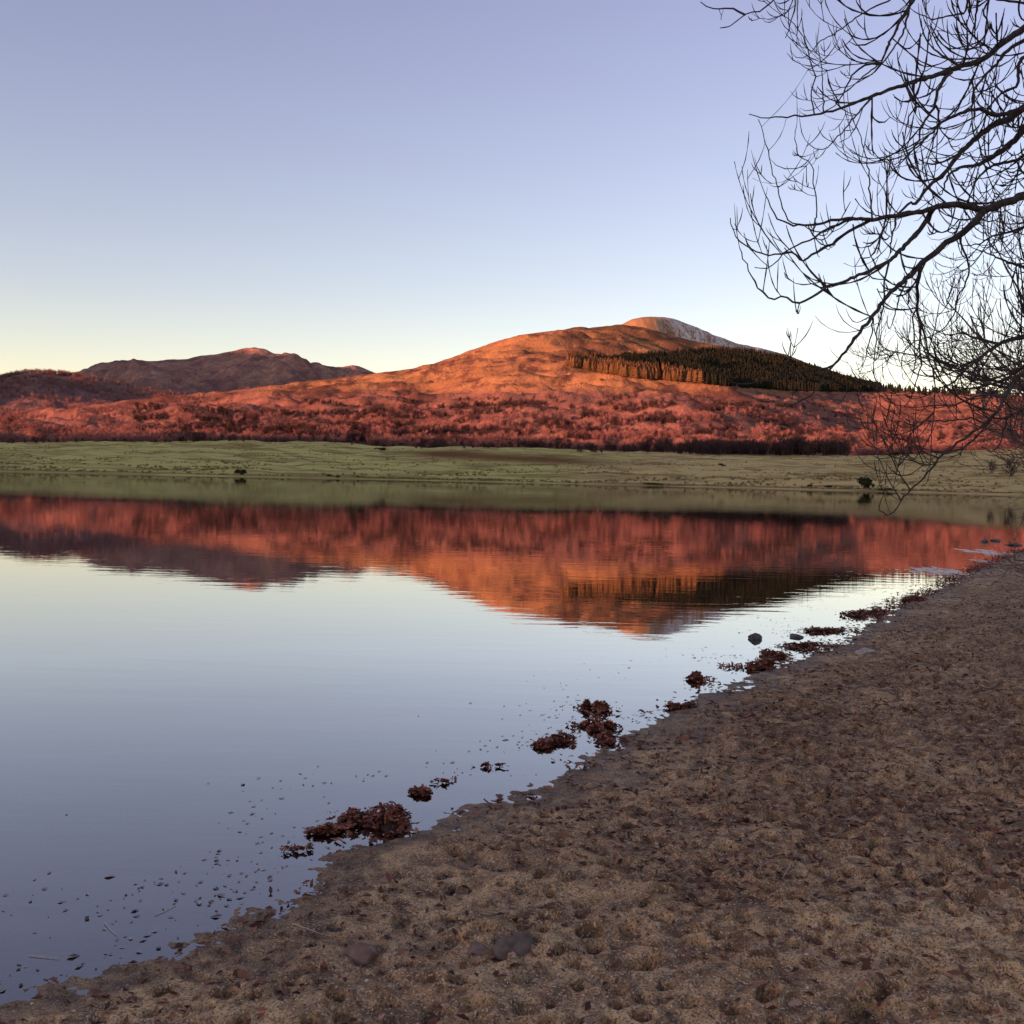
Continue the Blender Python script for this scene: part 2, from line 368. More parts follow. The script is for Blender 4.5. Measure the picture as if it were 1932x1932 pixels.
# the spur that runs down to the right of the sunlit shoulder
SPX = np.interp(th, [1, 2, 3, 3.6, 4.2, 5], [1420, 1370, 1310, 1150, 1060, 1090])[:, None]
dpx = pxh[None, :]-SPX
spur = 26*np.where(dpx < 0, np.exp(-(dpx/330)**2), np.exp(-(dpx/110)**2))*(sstep(1.2, 2.4, th)*sstep(5.05, 4.3, th))[:, None]
gp = curve([(-1400, 0), (850, 0), (1100, 6), (1250, 14), (1330, 14), (1450, 4), (1640, -6), (1760, -6), (2000, 0), (3300, 0)], pxh)
gp = np.convolve(np.pad(gp, 10, mode='edge'), np.ones(21)/21, 'valid')
spur = 0.75*spur*sstep(3.0, 3.8, th)[:, None] + gp[None, :]*(sstep(1.5, 2.3, th)*sstep(5.0, 4.2, th))[:, None]
P[..., 2] += mid*relief + spur + 2.0*fbm(x/30, y/30, 3)*(sstep(4.2, 5, th)*sstep(7, 5.2, th))[:, None]
me = mesh_np('hill', P.reshape(-1, 3), grid_faces(len(th), len(pxh)), M_MOOR, True)
hsx, hsy = proj(P)
vattr(me, 'upper', sstep(770, 685, hsy).ravel())
heath_shade = sstep(-14, 16, hsx-(1062+0.10*(hsy-640)) + 14*fbm(hsx/30, hsy/14, 3))*sstep(1480, 1440, hsx)*sstep(700, 690, hsy)*sstep(0.55, 0.15, fbm(hsx/60+9, hsy/9, 3))  # shaded flank right of the spur painted as darker ground
for ex, ey, ew, eh in ((1010, 668, 26, 5), (962, 704, 40, 6), (1110, 700, 50, 4), (760, 740, 60, 5), (1075, 664, 30, 5), (880, 752, 70, 6), (640, 762, 60, 5)):
    heath_shade = np.maximum(heath_shade, 0.8*np.exp(-((hsx-ex)/ew)**2-((hsy-ey)/eh)**2))
vattr(me, 'heath_shade', np.clip(heath_shade, 0, 1).ravel())
ob('hill', me, kind='structure')
G_HILL = Ground(pxh, th, P)

# --- hills behind: the snow-dusted peak, the heather hill, the wooded knoll, the ridge with pines
def back_hill(name, sky_pts, D, baseD, material, px0, px1, n, relief, attrs=None, k=5, spur=None, yb=None):
    px = np.linspace(px0, px1, n)
    D = np.full(n, float(D)) if np.isscalar(D) else smooth_curve(D, px, 41)
    sk = smooth_curve(sky_pts, px, k); h = HORX(px); b = h - 10
    f = lambda fr, g: at_dist(px, b+(sk-b)*fr, baseD+(D-baseD)*g)
    L = [at_dist(px, h+20, np.full_like(px, baseD-150)), f(0.10, 0.1), f(0.45, 0.42), f(0.78, 0.75), f(1.0, 1.0),
         at_dist(px, h+(sk-h)*0.7, D+500), at_dist(px, h+30, D+2200)]
    t = np.concatenate([np.linspace(0, 1, 6)[:-1], np.linspace(1, 4, 120)[:-1], np.linspace(4, 6, 18)])
    P = hermite(range(7), np.array(L), t); x, y = P[..., 0], P[..., 1]
    m = (sstep(0.8, 1.6, t)*sstep(4.05, 3.4, t))[:, None]
    P[..., 2] += m*relief(x, y) + 0.12*relief(x*1.7, y*1.7)*(sstep(3.4, 4, t)*sstep(6, 4.2, t))[:, None]
    if spur is not None: P[..., 2] += spur(px[None, :], t[:, None])
    me = mesh_np(name, P.reshape(-1, 3), grid_faces(len(t), n), material, True)
    sx, sy = proj(P)
    for a, fn in (attrs or {}).items(): vattr(me, a, np.clip(fn(sx, sy), 0, 1).ravel())
    ob(name, me, kind='structure')
    return Ground(px, t, P)
back_hill('peak', [(700, 745), (950, 700), (1100, 660), (1150, 633), (1165, 618), (1178, 610), (1192, 603), (1212, 599), (1245, 598), (1268, 601), (1290, 609), (1320, 621), (1345, 632),
                   (1390, 648), (1430, 657), (1480, 668), (1530, 688), (1580, 703), (1650, 730), (1800, 760), (2200, 800)], [(600, 3300), (1200, 3250), (1245, 3260), (1300, 3420), (1390, 3760), (1500, 4150), (1700, 4500), (2300, 4600)], 2900, M_PEAK, 600, 2300, 520,
          lambda x, y: 18*fbm(x/260, y/220, 5)*1.0 + 9*fbm(x/70, y/60, 4), {'snow': lambda sx, sy: sstep(1225, 1290, sx)*sstep(690, 640, sy)*0.75},
          spur=lambda px, t: 14*np.where(px < 1235, np.exp(-((px-1235)/150)**2), np.exp(-((px-1235)/40)**2))*sstep(1.5, 2.6, t)*sstep(3.6, 3.0, t))
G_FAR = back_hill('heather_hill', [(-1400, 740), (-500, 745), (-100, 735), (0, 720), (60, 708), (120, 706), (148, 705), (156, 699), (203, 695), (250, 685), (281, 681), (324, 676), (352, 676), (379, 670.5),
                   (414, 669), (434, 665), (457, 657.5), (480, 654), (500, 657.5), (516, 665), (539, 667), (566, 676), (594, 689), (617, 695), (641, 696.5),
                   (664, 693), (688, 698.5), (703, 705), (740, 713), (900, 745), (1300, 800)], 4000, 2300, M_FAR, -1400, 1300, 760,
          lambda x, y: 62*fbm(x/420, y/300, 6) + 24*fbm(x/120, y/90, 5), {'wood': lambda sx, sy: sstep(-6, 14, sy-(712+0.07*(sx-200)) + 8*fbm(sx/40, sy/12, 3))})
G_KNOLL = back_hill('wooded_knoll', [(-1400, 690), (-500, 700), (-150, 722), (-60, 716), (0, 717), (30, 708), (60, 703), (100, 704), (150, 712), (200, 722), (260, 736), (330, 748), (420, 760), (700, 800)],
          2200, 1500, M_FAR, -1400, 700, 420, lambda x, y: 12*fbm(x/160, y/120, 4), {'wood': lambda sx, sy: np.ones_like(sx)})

# --- mountain added unseen, behind and to the left, crest shaped to keep the shore in shade
SH = np.array([math.sin(SUN_AZ), math.cos(SUN_AZ)]); QV = np.array([-0.0, 0.0])
QV = np.array([SH[1], -SH[0]]); QV = QV if QV[1] > 0 else -QV
TANE = math.tan(SUN_EL)
cc = np.linspace(-2600, 5600, 280)
foot = [np.array([670*math.sin(math.radians(a)), 670*math.cos(math.radians(a))]) for a in (26, 13, 0, -13, -26)]
hz_ = [(float(f @ QV), 16 + TANE*(1500 - float(f @ SH)) + e) for f, e in zip(foot, (10, 13, 10, 12, 16))]
Hc = smooth_curve([(-2600, 150), (-1500, 260), (-300, 300), (100, 290)] + hz_ + [(760, 190), (1000, 170), (1500, 175), (1780, 195), (1960, 420), (2300, 440), (2800, 700), (3300, 810), (4200, 815), (5600, 250)], cc, 7)
ss = np.linspace(-1, 1, 60)
prof = np.clip(1-np.abs(ss), 0, 1)**1.15
PX = np.zeros((len(ss), len(cc), 3))
wid = np.clip(Hc*2.4, 420, 1500)
for i, s_ in enumerate(ss):
    a = 1500 - s_*np.where(s_ > 0, np.minimum(wid, 900), wid)
    PX[i, :, 0] = SH[0]*a + QV[0]*cc; PX[i, :, 1] = SH[1]*a + QV[1]*cc
    PX[i, :, 2] = prof[i]*(Hc+6) - 6
PX[..., 2] += 14*fbm(PX[..., 0]/180, PX[..., 1]/180, 5)*(prof*(1-prof)*4)[:, None]
me = mesh_np('shade_mountain', PX.reshape(-1, 3), grid_faces(len(ss), len(cc))[:, ::-1], M_FAR, True)
vattr(me, 'wood', np.zeros(PX.shape[0]*PX.shape[1])); ob('shade_mountain', me, kind='structure')

# --- ground under everything, and the lake
me = mesh_np('ground', np.array([(-30000, -30000, -7), (30000, -30000, -7), (30000, 30000, -7), (-30000, 30000, -7)]), np.array([[0, 1, 2, 3]]), M_FIELD)
vattr(me, 'green', [0.3]*4); vattr(me, 'bracken', [0.2]*4); ob('ground', me, kind='structure')
me = mesh_np('lake', np.array([(-1900, -900, 0), (900, -900, 0), (900, 360, 0), (-1900, 360, 0)]), np.array([[0, 1, 2, 3]]), M_WATER)
ob('lake', me, kind='structure')

# ------------------------------------------------------------------ beach
wl_px = [(-150, 1960), (0, 1890), (130, 1862), (260, 1812), (400, 1757), (470, 1722), (560, 1672), (650, 1614), (740, 1572), (800, 1556), (880, 1530), (960, 1503), (1040, 1476),
         (1100, 1440), (1160, 1400), (1230, 1362), (1330, 1313), (1420, 1276), (1500, 1242), (1590, 1213), (1640, 1178), (1700, 1142), (1760, 1115), (1830, 1082), (1880, 1060), (1932, 1040)]
wl = on_z(*np.array(wl_px, float).T)[:, :2]
U = np.array([0.52, 0.854]); U /= np.linalg.norm(U); NV = np.array([U[1], -U[0]])
ws, wn = wl @ U, wl @ NV
o_ = np.argsort(ws); ws, wn = ws[o_], wn[o_]
ws = np.concatenate([[-900, -60, -8, ws[0]-1.5], ws, [ws[-1]+15, ws[-1]+45, ws[-1]+200, 900]])
wn = np.concatenate([[-40, -9, wn[0]-0.3, wn[0]-0.05], wn, [wn[-1]+2.5, wn[-1]+14, wn[-1]+120, 500]])
def shore_d(x, y):
    s = x*U[0]+y*U[1]; return (x*NV[0]+y*NV[1]) - np.interp(s, ws, wn)
def beach_base(x, y):
    d = shore_d(x, y)
    return np.where(d < 0, np.maximum(0.075*d, -0.22+0.035*(d+2.9)), 0.058*np.minimum(d, 9) + 0.03*np.clip(d-9, 0, 60)).clip(-6, None)
rr = np.concatenate([np.exp(np.linspace(math.log(1.1), math.log(2.3), 60))[:-1], np.exp(np.linspace(math.log(2.3), math.log(13), 520))[:-1], np.exp(np.linspace(math.log(13), math.log(60), 150)), np.array([70, 85, 110, 150, 220, 330, 500, 800])])
azd = np.concatenate([np.linspace(-180, -33, 70)[:-1], np.linspace(-33, 33, 640), np.linspace(33, 180, 70)[1:]])
R, A = np.meshgrid(rr, np.radians(azd), indexing='ij')
BX, BY = R*np.sin(A), R*np.cos(A)
BZ = beach_base(BX, BY); DD = shore_d(BX, BY)
near = sstep(60, 14, R)
lump = sstep(-0.1, 0.75, DD)
BZ += near*(lump*(0.042*fbm(BX/0.5, BY/0.5, 4) + 0.017*fbm(BX/0.17+5, BY/0.17, 3)) + 0.006*fbm(BX/0.35, BY/0.35, 3))
BZ += 0.035*noise(BX/3.1, BY/3.1)*sstep(0.6, 2.2, DD)*sstep(60, 20, R)
# prints trodden into the sand
npr = 9000; cellp = {}; PRINTS = []
pr_r = 2.2 + 13.8*rng.random(npr)**1.25; pr_a = np.radians(rng.uniform(-31, 31, npr))
azr = np.radians(azd)
for k in range(npr):
    qx, qy = pr_r[k]*math.sin(pr_a[k]), pr_r[k]*math.cos(pr_a[k])
    d = float(shore_d(np.array(qx), np.array(qy)))
    if d < 0.28 or rng.random() > 0.30 + 0.7*min(1, d/1.6): continue
    big = rng.random() < 0.05
    ck = (int(qx//0.105), int(qy//0.105))
    if any((ck[0]+u, ck[1]+v) in cellp and math.hypot(cellp[(ck[0]+u, ck[1]+v)][0]-qx, cellp[(ck[0]+u, ck[1]+v)][1]-qy) < 0.098 for u in (-1, 0, 1) for v in (-1, 0, 1)): continue
    cellp[ck] = (qx, qy)
    a = rng.uniform(0.09, 0.13) if big else rng.uniform(0.030, 0.056)
    b = a*rng.uniform(0.42, 0.55) if big else a*rng.uniform(0.55, 0.95)
    dep = rng.uniform(0.045, 0.088)*(0.8 if big else 0.65+a*7)*min(1, 0.25+0.6*d)
    th_ = rng.uniform(0, math.pi); ext = 2.3*a
    i0, i1 = np.searchsorted(rr, [pr_r[k]-ext, pr_r[k]+ext]); da = ext/pr_r[k]
    j0, j1 = np.searchsorted(azr, [pr_a[k]-da, pr_a[k]+da])
    dx, dy = BX[i0:i1, j0:j1]-qx, BY[i0:i1, j0:j1]-qy
    e = np.sqrt(((dx*math.cos(th_)+dy*math.sin(th_))/a)**2 + ((-dx*math.sin(th_)+dy*math.cos(th_))/b)**2)
    PRINTS.append((qx, qy, b, d))
    BZ[i0:i1, j0:j1] += -dep*sstep(1.06, 0.66, e) + 0.16*dep*np.exp(-((e-1.35)/0.32)**2)
BZ = np.where(DD > 0.18, np.maximum(BZ, 0.006+0.02*np.clip(DD-0.18, 0, 1)), BZ)
BZ += near*0.006*fbm(BX/0.085, BY/0.085, 3)*sstep(0.5, 0.08, np.abs(DD-0.1))
me = mesh_np('beach', np.stack([BX, BY, BZ], -1).reshape(-1, 3), grid_faces(len(rr), len(azd))[:, ::-1], M_SAND, True)
bsx, bsy = proj(np.stack([BX, np.maximum(BY, 0.3), BZ], -1))
wetv = sstep(0.035, 0.0, BZ)*0.9 + sstep(0.30, 0.0, DD)*0.35
litv = np.clip(sstep(3.2, 6.5, R)*0.9*sstep(0.15, 0.9, DD)*(0.62+0.9*noise(BX/1.3, BY/1.3)), 0, 1)
vattr(me, 'wet', np.clip(wetv, 0, 1).ravel()); vattr(me, 'litter', litv.ravel())
ob('beach', me, kind='structure')
def beach_z(x, y):
    x, y = np.atleast_1d(x).astype(float), np.atleast_1d(y).astype(float)
    r, a = np.hypot(x, y), np.arctan2(x, y)
    i = np.clip(np.interp(r, rr, np.arange(len(rr))), 0, len(rr)-1.001); j = np.clip(np.interp(a, azr, np.arange(len(azr))), 0, len(azr)-1.001)
    i0, j0 = i.astype(int), j.astype(int); u, v = i-i0, j-j0
    return (BZ[i0, j0]*(1-v)+BZ[i0, j0+1]*v)*(1-u) + (BZ[i0+1, j0]*(1-v)+BZ[i0+1, j0+1]*v)*u
def on_beach(px, py):
    p = on_z(px, py, 0.0)
    for _ in range(6):
        z = max(0.0, float(beach_z(p[0], p[1])[0])); p = on_z(px, py, z)
    return p

# ------------------------------------------------------------------ small shape kits
def tube(path, rad, n=5, cap=True):
    """path (k,3), rad (k,) -> verts, quads"""
    path = np.asarray(path, float); rad = np.asarray(rad, float); k = len(path)
    T = np.gradient(path, axis=0); T /= np.linalg.norm(T, axis=1, keepdims=True)+1e-12
    ref = np.array([0.31, 0.87, 0.38])
    N = np.cross(T, ref); N /= np.linalg.norm(N, axis=1, keepdims=True)+1e-12
    B = np.cross(T, N)
    a = np.arange(n)*2*np.pi/n
    V = path[:, None]+rad[:, None, None]*(np.cos(a)[None, :, None]*N[:, None]+np.sin(a)[None, :, None]*B[:, None])
    i = np.arange(k*n).reshape(k, n); j = np.roll(i, -1, 1)
    F = np.stack([i[:-1], j[:-1], j[1:], i[1:]], -1).reshape(-1, 4)
    return V.reshape(-1, 3), F
class Bag:
    def __init__(s): s.V, s.F4, s.F3, s.A, s.n = [], [], [], [], 0
    def add(s, V, F, var=None):
        F = np.asarray(F); s.V.append(V); (s.F4 if F.shape[1] == 4 else s.F3).append(F+s.n); s.n += len(V)
        if var is not None: s.A.append(np.full(len(V), var) if np.isscalar(var) else np.asarray(var))
    def mesh(s, name, m, smooth=False):
        F = ([np.concatenate(s.F4)] if s.F4 else []) + ([np.concatenate(s.F3)] if s.F3 else [])
        me = mesh_np(name, np.concatenate(s.V), F, m, smooth)
        if s.A: vattr(me, 'var', np.concatenate(s.A))
        return me
def instances(V, F, A, pos, scl, rot, tint, sclz=None):
    """merge many placed copies of a small shape"""
    c, s_ = np.cos(rot)[:, None], np.sin(rot)[:, None]
    x = (V[None, :, 0]*c - V[None, :, 1]*s_)*scl[:, None] + pos[:, 0:1]
    y = (V[None, :, 0]*s_ + V[None, :, 1]*c)*scl[:, None] + pos[:, 1:2]
    z = V[None, :, 2]*(scl if sclz is None else sclz)[:, None] + pos[:, 2:3]
    P = np.stack([x, y, z], -1).reshape(-1, 3)
    FF = (F[None] + (np.arange(len(pos))*len(V))[:, None, None]).reshape(-1, F.shape[1])
    return P, FF, (np.clip(A[None, :]+tint[:, None], 0, 1)).ravel()
def merge(parts):
    n = 0; VV, FF, AA = [], [], []
    for V, F, A in parts:
        VV.append(V); FF.append(F+n); AA.append(A); n += len(V)
    return np.concatenate(VV), np.concatenate(FF), np.concatenate(AA)

# ------------------------------------------------------------------ far trees
def bare_crown(seed, h=1.0, spread=0.33, nb=46, base=0.18):
    """slivers for the twig mass of a leafless tree of height 1"""
    r = np.random.default_rng(seed); V, F, A = [], [], []
    for k in range(nb):
        z0 = base + (0.72-base)*r.random()
        az = r.uniform(0, 2*np.pi); up = r.uniform(0.35, 0.95); ln = (0.20+0.32*r.random())*(1.15-0.55*z0)
        d = np.array([math.cos(az)*spread*2.2*(1-up*0.45), math.sin(az)*spread*2.2*(1-up*0.45), up]); d /= np.linalg.norm(d)
        p0 = np.array([math.cos(az), math.sin(az), 0])*spread*0.22*r.random() + np.array([0, 0, z0]); p1 = p0+d*ln
        for q in range(3):
            a_ = p0+(p1-p0)*r.uniform(0.1, 0.9) if q else p0
            e = (p1 if q == 0 else a_ + (d*0.6+r.normal(0, 0.55, 3)+np.array([0, 0, 0.3]))*0.14*ln/0.3)
            w = r.normal(0, 1, 3); w = np.cross(w, e-a_); w /= np.linalg.norm(w)+1e-9
            wd = 0.017 if q == 0 else 0.020
            i = len(V); V += [a_-w*wd*0.5, a_+w*wd, e, ]; F.append((i, i+1, i+2))
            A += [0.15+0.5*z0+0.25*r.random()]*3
    return np.array(V), np.array(F), np.array(A)
def stem(h=0.72, r0=0.014, lean=0.02, seed=0):
    r = np.random.default_rng(seed); zs = np.linspace(-0.04, h, 4)
    p = np.stack([lean*r.normal(0, 1)*zs*2, lean*r.normal(0, 1)*zs*2, zs], -1)
    V, F = tube(p, r0*np.linspace(1, 0.25, 4), 3); F = np.concatenate([F[:, [0, 1, 2]], F[:, [0, 2, 3]]])
    return V, F, np.full(len(V), 0.9)
def spruce_shape(seed, tiers=6):
    r = np.random.default_rng(seed); V, F, A = [], [], []
    for t in range(tiers):
        z1 = 0.16+0.84*(t+1)/tiers+0.02; z0 = 0.05+0.80*t/tiers; rad = 0.25*(1-t/tiers)**0.65+0.025; n = 7
        a0 = r.uniform(0, 6.28); i = len(V); V.append((0, 0, min(z1, 1.0))); A.append(0.55)
        for k in range(n):
            rr_ = rad*(r.uniform(0.85, 1.15) if k % 2 else r.uniform(0.55, 0.8)); a = a0+k*2*np.pi/n
            V.append((rr_*math.cos(a), rr_*math.sin(a), z0+r.uniform(-0.03, 0.03))); A.append(r.uniform(0.1, 0.5))
        for k in range(n): F.append((i, i+1+k, i+1+(k+1) % n))
    return np.array(V, float), np.array(F), np.array(A)

def scatter(name, objs, pos, scl, rot, tint, kind, **props):
    """many copies of scene objects as one geometry-nodes object; objs is a list (per kind) of tuples of objects"""
    me = bpy.data.meshes.new(name); me.vertices.add(len(pos)); me.vertices.foreach_set('co', np.asarray(pos, np.float32).ravel())
    for a, v in (('scl', scl), ('rot', rot), ('tint', tint), ('kindf', kind)): vattr(me, a, v)
    o = ob(name, me, **props)
    ng = bpy.data.node_groups.new(name, 'GeometryNodeTree')
    ng.interface.new_socket('Geometry', in_out='INPUT', socket_type='NodeSocketGeometry'); ng.interface.new_socket('Geometry', in_out='OUTPUT', socket_type='NodeSocketGeometry')
    N = ng.nodes.new; L_ = ng.links.new; gi, go = N('NodeGroupInput'), N('NodeGroupOutput'); join = N('GeometryNodeJoinGeometry')
    def named(a):
        q = N('GeometryNodeInputNamedAttribute'); q.data_type = 'FLOAT'; q.inputs['Name'].default_value = a; return q.outputs['Attribute']
    xyz = N('ShaderNodeCombineXYZ'); L_(named('rot'), xyz.inputs['Z']); sc_ = named('scl'); kf = named('kindf')
    for k, tup in enumerate(objs):
        cmp_ = N('FunctionNodeCompare'); cmp_.data_type = 'FLOAT'; cmp_.operation = 'EQUAL'; cmp_.inputs['B'].default_value = k; cmp_.inputs['Epsilon'].default_value = 0.1; L_(kf, cmp_.inputs['A'])
        for src in tup:
            oi = N('GeometryNodeObjectInfo'); oi.transform_space = 'ORIGINAL'; oi.inputs['Object'].default_value = src; oi.inputs['As Instance'].default_value = True
            ip = N('GeometryNodeInstanceOnPoints'); L_(gi.outputs[0], ip.inputs['Points']); L_(cmp_.outputs['Result'], ip.inputs['Selection']); L_(oi.outputs['Geometry'], ip.inputs['Instance'])
            L_(xyz.outputs[0], ip.inputs['Rotation']); L_(sc_, ip.inputs['Scale']); L_(ip.outputs[0], join.inputs[0])
    L_(join.outputs[0], go.inputs[0])
    md = o.modifiers.new('scatter', 'NODES'); md.node_group = ng
    return o

CROWNS = [bare_crown(s, spread=sp, base=b) for s, sp, b in ((1, .30, .2), (2, .36, .16), (3, .26, .22), (4, .40, .12))]
STEMS = [stem(seed=s) for s in range(4)]
SPRUCES = [spruce_shape(s) for s in range(4)]

def y_to_t(G, px, py, tlo, thi):
    """row parameter whose ground point lies at picture height py in column px"""
    i = np.clip(np.interp(px, G.px, np.arange(len(G.px))), 0, len(G.px)-1).round().astype(int)
    m = (G.t >= tlo) & (G.t <= thi); tt = G.t[m]; out = np.zeros(len(px))
    for k, c in enumerate(i):
        yy = np.minimum.accumulate(G.sy[m, c]); out[k] = np.interp(-py[k], -yy, tt)
    return out

# wood on the hill: (px, py) spots, their density following the photograph's tree cover
def hill_wood(n):
    px = rng.uniform(-250, 2300, n*6); t = 1.0 + 4*rng.random(n*6)**1.25
    P = G_HILL.sample(px, t); sx, sy = proj(P)
    lim = np.interp(sx, [-300, 0, 300, 520, 700, 900, 1100, 1300, 1420, 1600, 2300], [700, 715, 738, 752, 765, 775, 772, 760, 752, 748, 752])
    pat = fbm(sx/75+4, sy/22, 4)
    w = sstep(-4, 26, sy-lim)*sstep(-0.28, 0.12, pat)
    w = np.maximum(w, 0.6*sstep(806, 818, sy)*sstep(-0.1, 0.3, fbm(sx/45+2, sy/9, 3)))
    w = np.maximum(w, 0.10*sstep(-60, -10, sy-lim)*sstep(0.1, 0.4, pat))
    w *= 1 - sstep(1340, 1400, sx)*sstep(1640, 1560, sx)*sstep(778, 762, sy)*0.9
    keep = rng.random(len(px)) < w
    P, sy, pat, sx = P[keep][:n], sy[keep][:n], pat[keep][:n], sx[keep][:n]
    return P, sx, sy
WP, WX, WY = hill_wood(13500)
wd = np.hypot(WP[:, 0], WP[:, 1]); order = np.argsort(wd)
WP, WX, WY, wd = WP[order], WX[order], WY[order], wd[order]
wh = rng.uniform(3.6, 7.2, len(WP)); wrot = rng.uniform(0, 6.28, len(WP)); wt = rng.normal(0, 0.16, len(WP)) + 0.25*fbm(WP[:, 0]/90, WP[:, 1]/90, 3)
wk = rng.integers(0, 4, len(WP))
inview = (WX > -10) & (WX < 1942)
one = np.zeros(len(WP), bool); one[np.where(inview)[0][:230]] = True
hx = rng.uniform(250, 1900, 30000); ht_ = 1.0+2.6*rng.random(30000); HP = G_HILL.sample(hx, ht_); hx_, hy_ = proj(HP)
dw = np.zeros(len(hx))
for ex, ey, ew, eh in ((760, 786, 95, 13), (900, 776, 80, 10), (985, 768, 55, 9), (640, 782, 50, 7), (1060, 806, 50, 8), (1130, 790, 40, 6), (1200, 776, 70, 6), (1400, 768, 70, 7), (1500, 770, 70, 8),
                       (860, 822, 140, 8), (560, 815, 120, 6), (380, 815, 110, 7), (1250, 800, 60, 5), (1330, 812, 60, 4), (1440, 792, 70, 4), (700, 812, 80, 6), (420, 783, 70, 5), (1690, 780, 50, 5)):
    dw = np.maximum(dw, np.exp(-((hx_-ex)/ew)**2-((hy_-ey)/eh)**2))
kd = rng.random(len(hx)) < np.maximum(sstep(0.30, 0.75, dw + 0.35*fbm(hx_/28, hy_/8, 3)), 0.85*sstep(0.15, 0.42, fbm(hx_/80+7, hy_/12, 4))*sstep(745, 765, hy_))
HP = HP[kd][:9500]; hk = rng.integers(0, 4, len(HP))
def tri_mesh(name, shape, m):
    me = mesh_np(name, shape[0], shape[1], m); vattr(me, 'var', shape[2]); return me
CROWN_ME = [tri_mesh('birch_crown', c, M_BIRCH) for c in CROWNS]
CROWND_ME = [tri_mesh('alder_crown', c, M_BIRCHD) for c in [bare_crown(s, spread=sp, nb=70, base=.1) for s, sp in ((11, .34), (12, .42), (13, .38))]]
STEM_ME = [tri_mesh('tree_stem', s, M_BTRUNK) for s in STEMS]
def far_tree(name, pos, h, rz, crown, st, label, group):
    e = ob(name, None, loc=pos, rz=rz, label=label, cat='tree', group=group); e.scale = (h, h, h)
    return ob('trunk', st, e), ob('crown', crown, e)
BT = {}
for i in np.where(one)[0]:
    BT[wk[i]] = far_tree('birch_tree', WP[i], wh[i], wrot[i], CROWN_ME[wk[i]], STEM_ME[wk[i]], 'bare russet birch standing along the front of the hillside wood', 'birches at the front of the hillside wood')

m_ = ~one
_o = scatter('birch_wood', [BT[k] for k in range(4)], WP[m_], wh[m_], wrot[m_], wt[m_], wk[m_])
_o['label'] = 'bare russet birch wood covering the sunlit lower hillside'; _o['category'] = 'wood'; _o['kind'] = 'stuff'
# dark belt of leafless trees where the field ends
def on_ground(G, px, py, tlo, thi):
    px = np.atleast_1d(np.asarray(px, float)); py = np.atleast_1d(np.asarray(py, float))
    return G.sample(px, y_to_t(G, px, py, tlo, thi))
belt = np.concatenate([rng.uniform(1090, 1600, 165), rng.uniform(1240, 1600, 60)])
by = np.interp(belt, [0, 480, 800, 1100, 1250, 1420, 1600, 1800], [842, 842, 850, 852, 857, 860, 861, 858]) - rng.uniform(-1.5, 3, len(belt))
bt = y_to_t(G_FIELD, belt, by, 1.0, 4.15)
BP = G_FIELD.sample(belt, np.minimum(bt + rng.uniform(0, 0.25, len(bt)), 4.4))
AT = {}
for i in range(len(belt)):
    h = np.interp(belt[i], [1080, 1200, 1300, 1450, 1530, 1600], [4.5, 6.5, 9.0, 10.0, 10.5, 9.0])*rng.uniform(0.75, 1.12)
    AT[i % 3] = far_tree('alder_tree', BP[i], h, rng.uniform(0, 6.28), CROWND_ME[i % 3], STEM_ME[i % 4], 'dark leafless tree in the shaded belt below the red birches', 'dark tree belt at the top of the field')
_o = scatter('oak_wood', [AT[k] for k in range(3)], HP, rng.uniform(4.0, 7.5, len(HP)), rng.uniform(0, 6.28, len(HP)), rng.normal(-0.05, .15, len(HP)), rng.integers(0, 3, len(HP)))
_o['label'] = 'dark purple-brown thickets among the russet birches on the hillside'; _o['category'] = 'wood'; _o['kind'] = 'stuff'
belt2 = rng.uniform(-20, 1080, 150)
by2 = np.interp(belt2, [0, 200, 400, 600, 700, 800, 1000, 1100], [837, 837, 835, 837, 842, 847, 846, 851]) - rng.uniform(0, 2.5, len(belt2))
BP2 = G_FIELD.sample(belt2, np.minimum(y_to_t(G_FIELD, belt2, by2, 1.0, 4.2) + rng.uniform(0.1, 0.35, len(belt2)), 4.5))
pt2 = fbm(belt2/60, belt2*0, 3)
for i in range(len(belt2)):
    far_tree('scrub_tree', BP2[i], rng.uniform(2.2, 4.6)*(1.25 if pt2[i] > 0 else 0.75), rng.uniform(0, 6.28), CROWND_ME[i % 3], STEM_ME[i % 4], 'low dark leafless scrub tree along the upper edge of the green pasture', 'scrub trees above the green pasture')

# spruce plantation on the shoulder, and pines on the ridges
top = lambda x: np.interp(x, [1070, 1160, 1230, 1300, 1350, 1400, 1450, 1500, 1550, 1600, 1650], [686, 684, 679, 667, 663, 664, 671, 685, 702, 718, 732])
bot = lambda x: np.interp(x, [1070, 1130, 1200, 1300, 1340, 1500, 1660], [690, 703, 714, 721, 725, 738, 739])
qx = rng.uniform(1070, 1660, 9500); qy = top(qx)+(bot(qx)-top(qx))*rng.random(9500)
front = rng.uniform(1070, 1660, 300); qx = np.concatenate([qx, front]); qy = np.concatenate([qy, bot(front)+rng.uniform(-0.8, 0.4, 300)])
clear = (np.abs(qx-1243-0.25*(qy-700)) < 4) & (qy > 690)
qx, qy = qx[~clear], qy[~clear]
SPP = G_HILL.sample(qx, y_to_t(G_HILL, qx, qy, 2.0, 5.0))
isfront = np.arange(len(qx)) >= len(qx)-296
sh_ = rng.uniform(10.0, 15.5, len(qx))*(1+0.15*fbm(qx/40, qy/20, 2)); sr = rng.uniform(0, 6.28, len(qx)); sv = rng.normal(0, 0.2, len(qx)); sk_ = rng.integers(0, 4, len(qx))
islit = (qx < 1322) & (qy > bot(qx)-13) & ~isfront  # lit left face painted brown, shaded remainder of the plantation left dark
isfront_ = isfront; isfront = isfront | islit
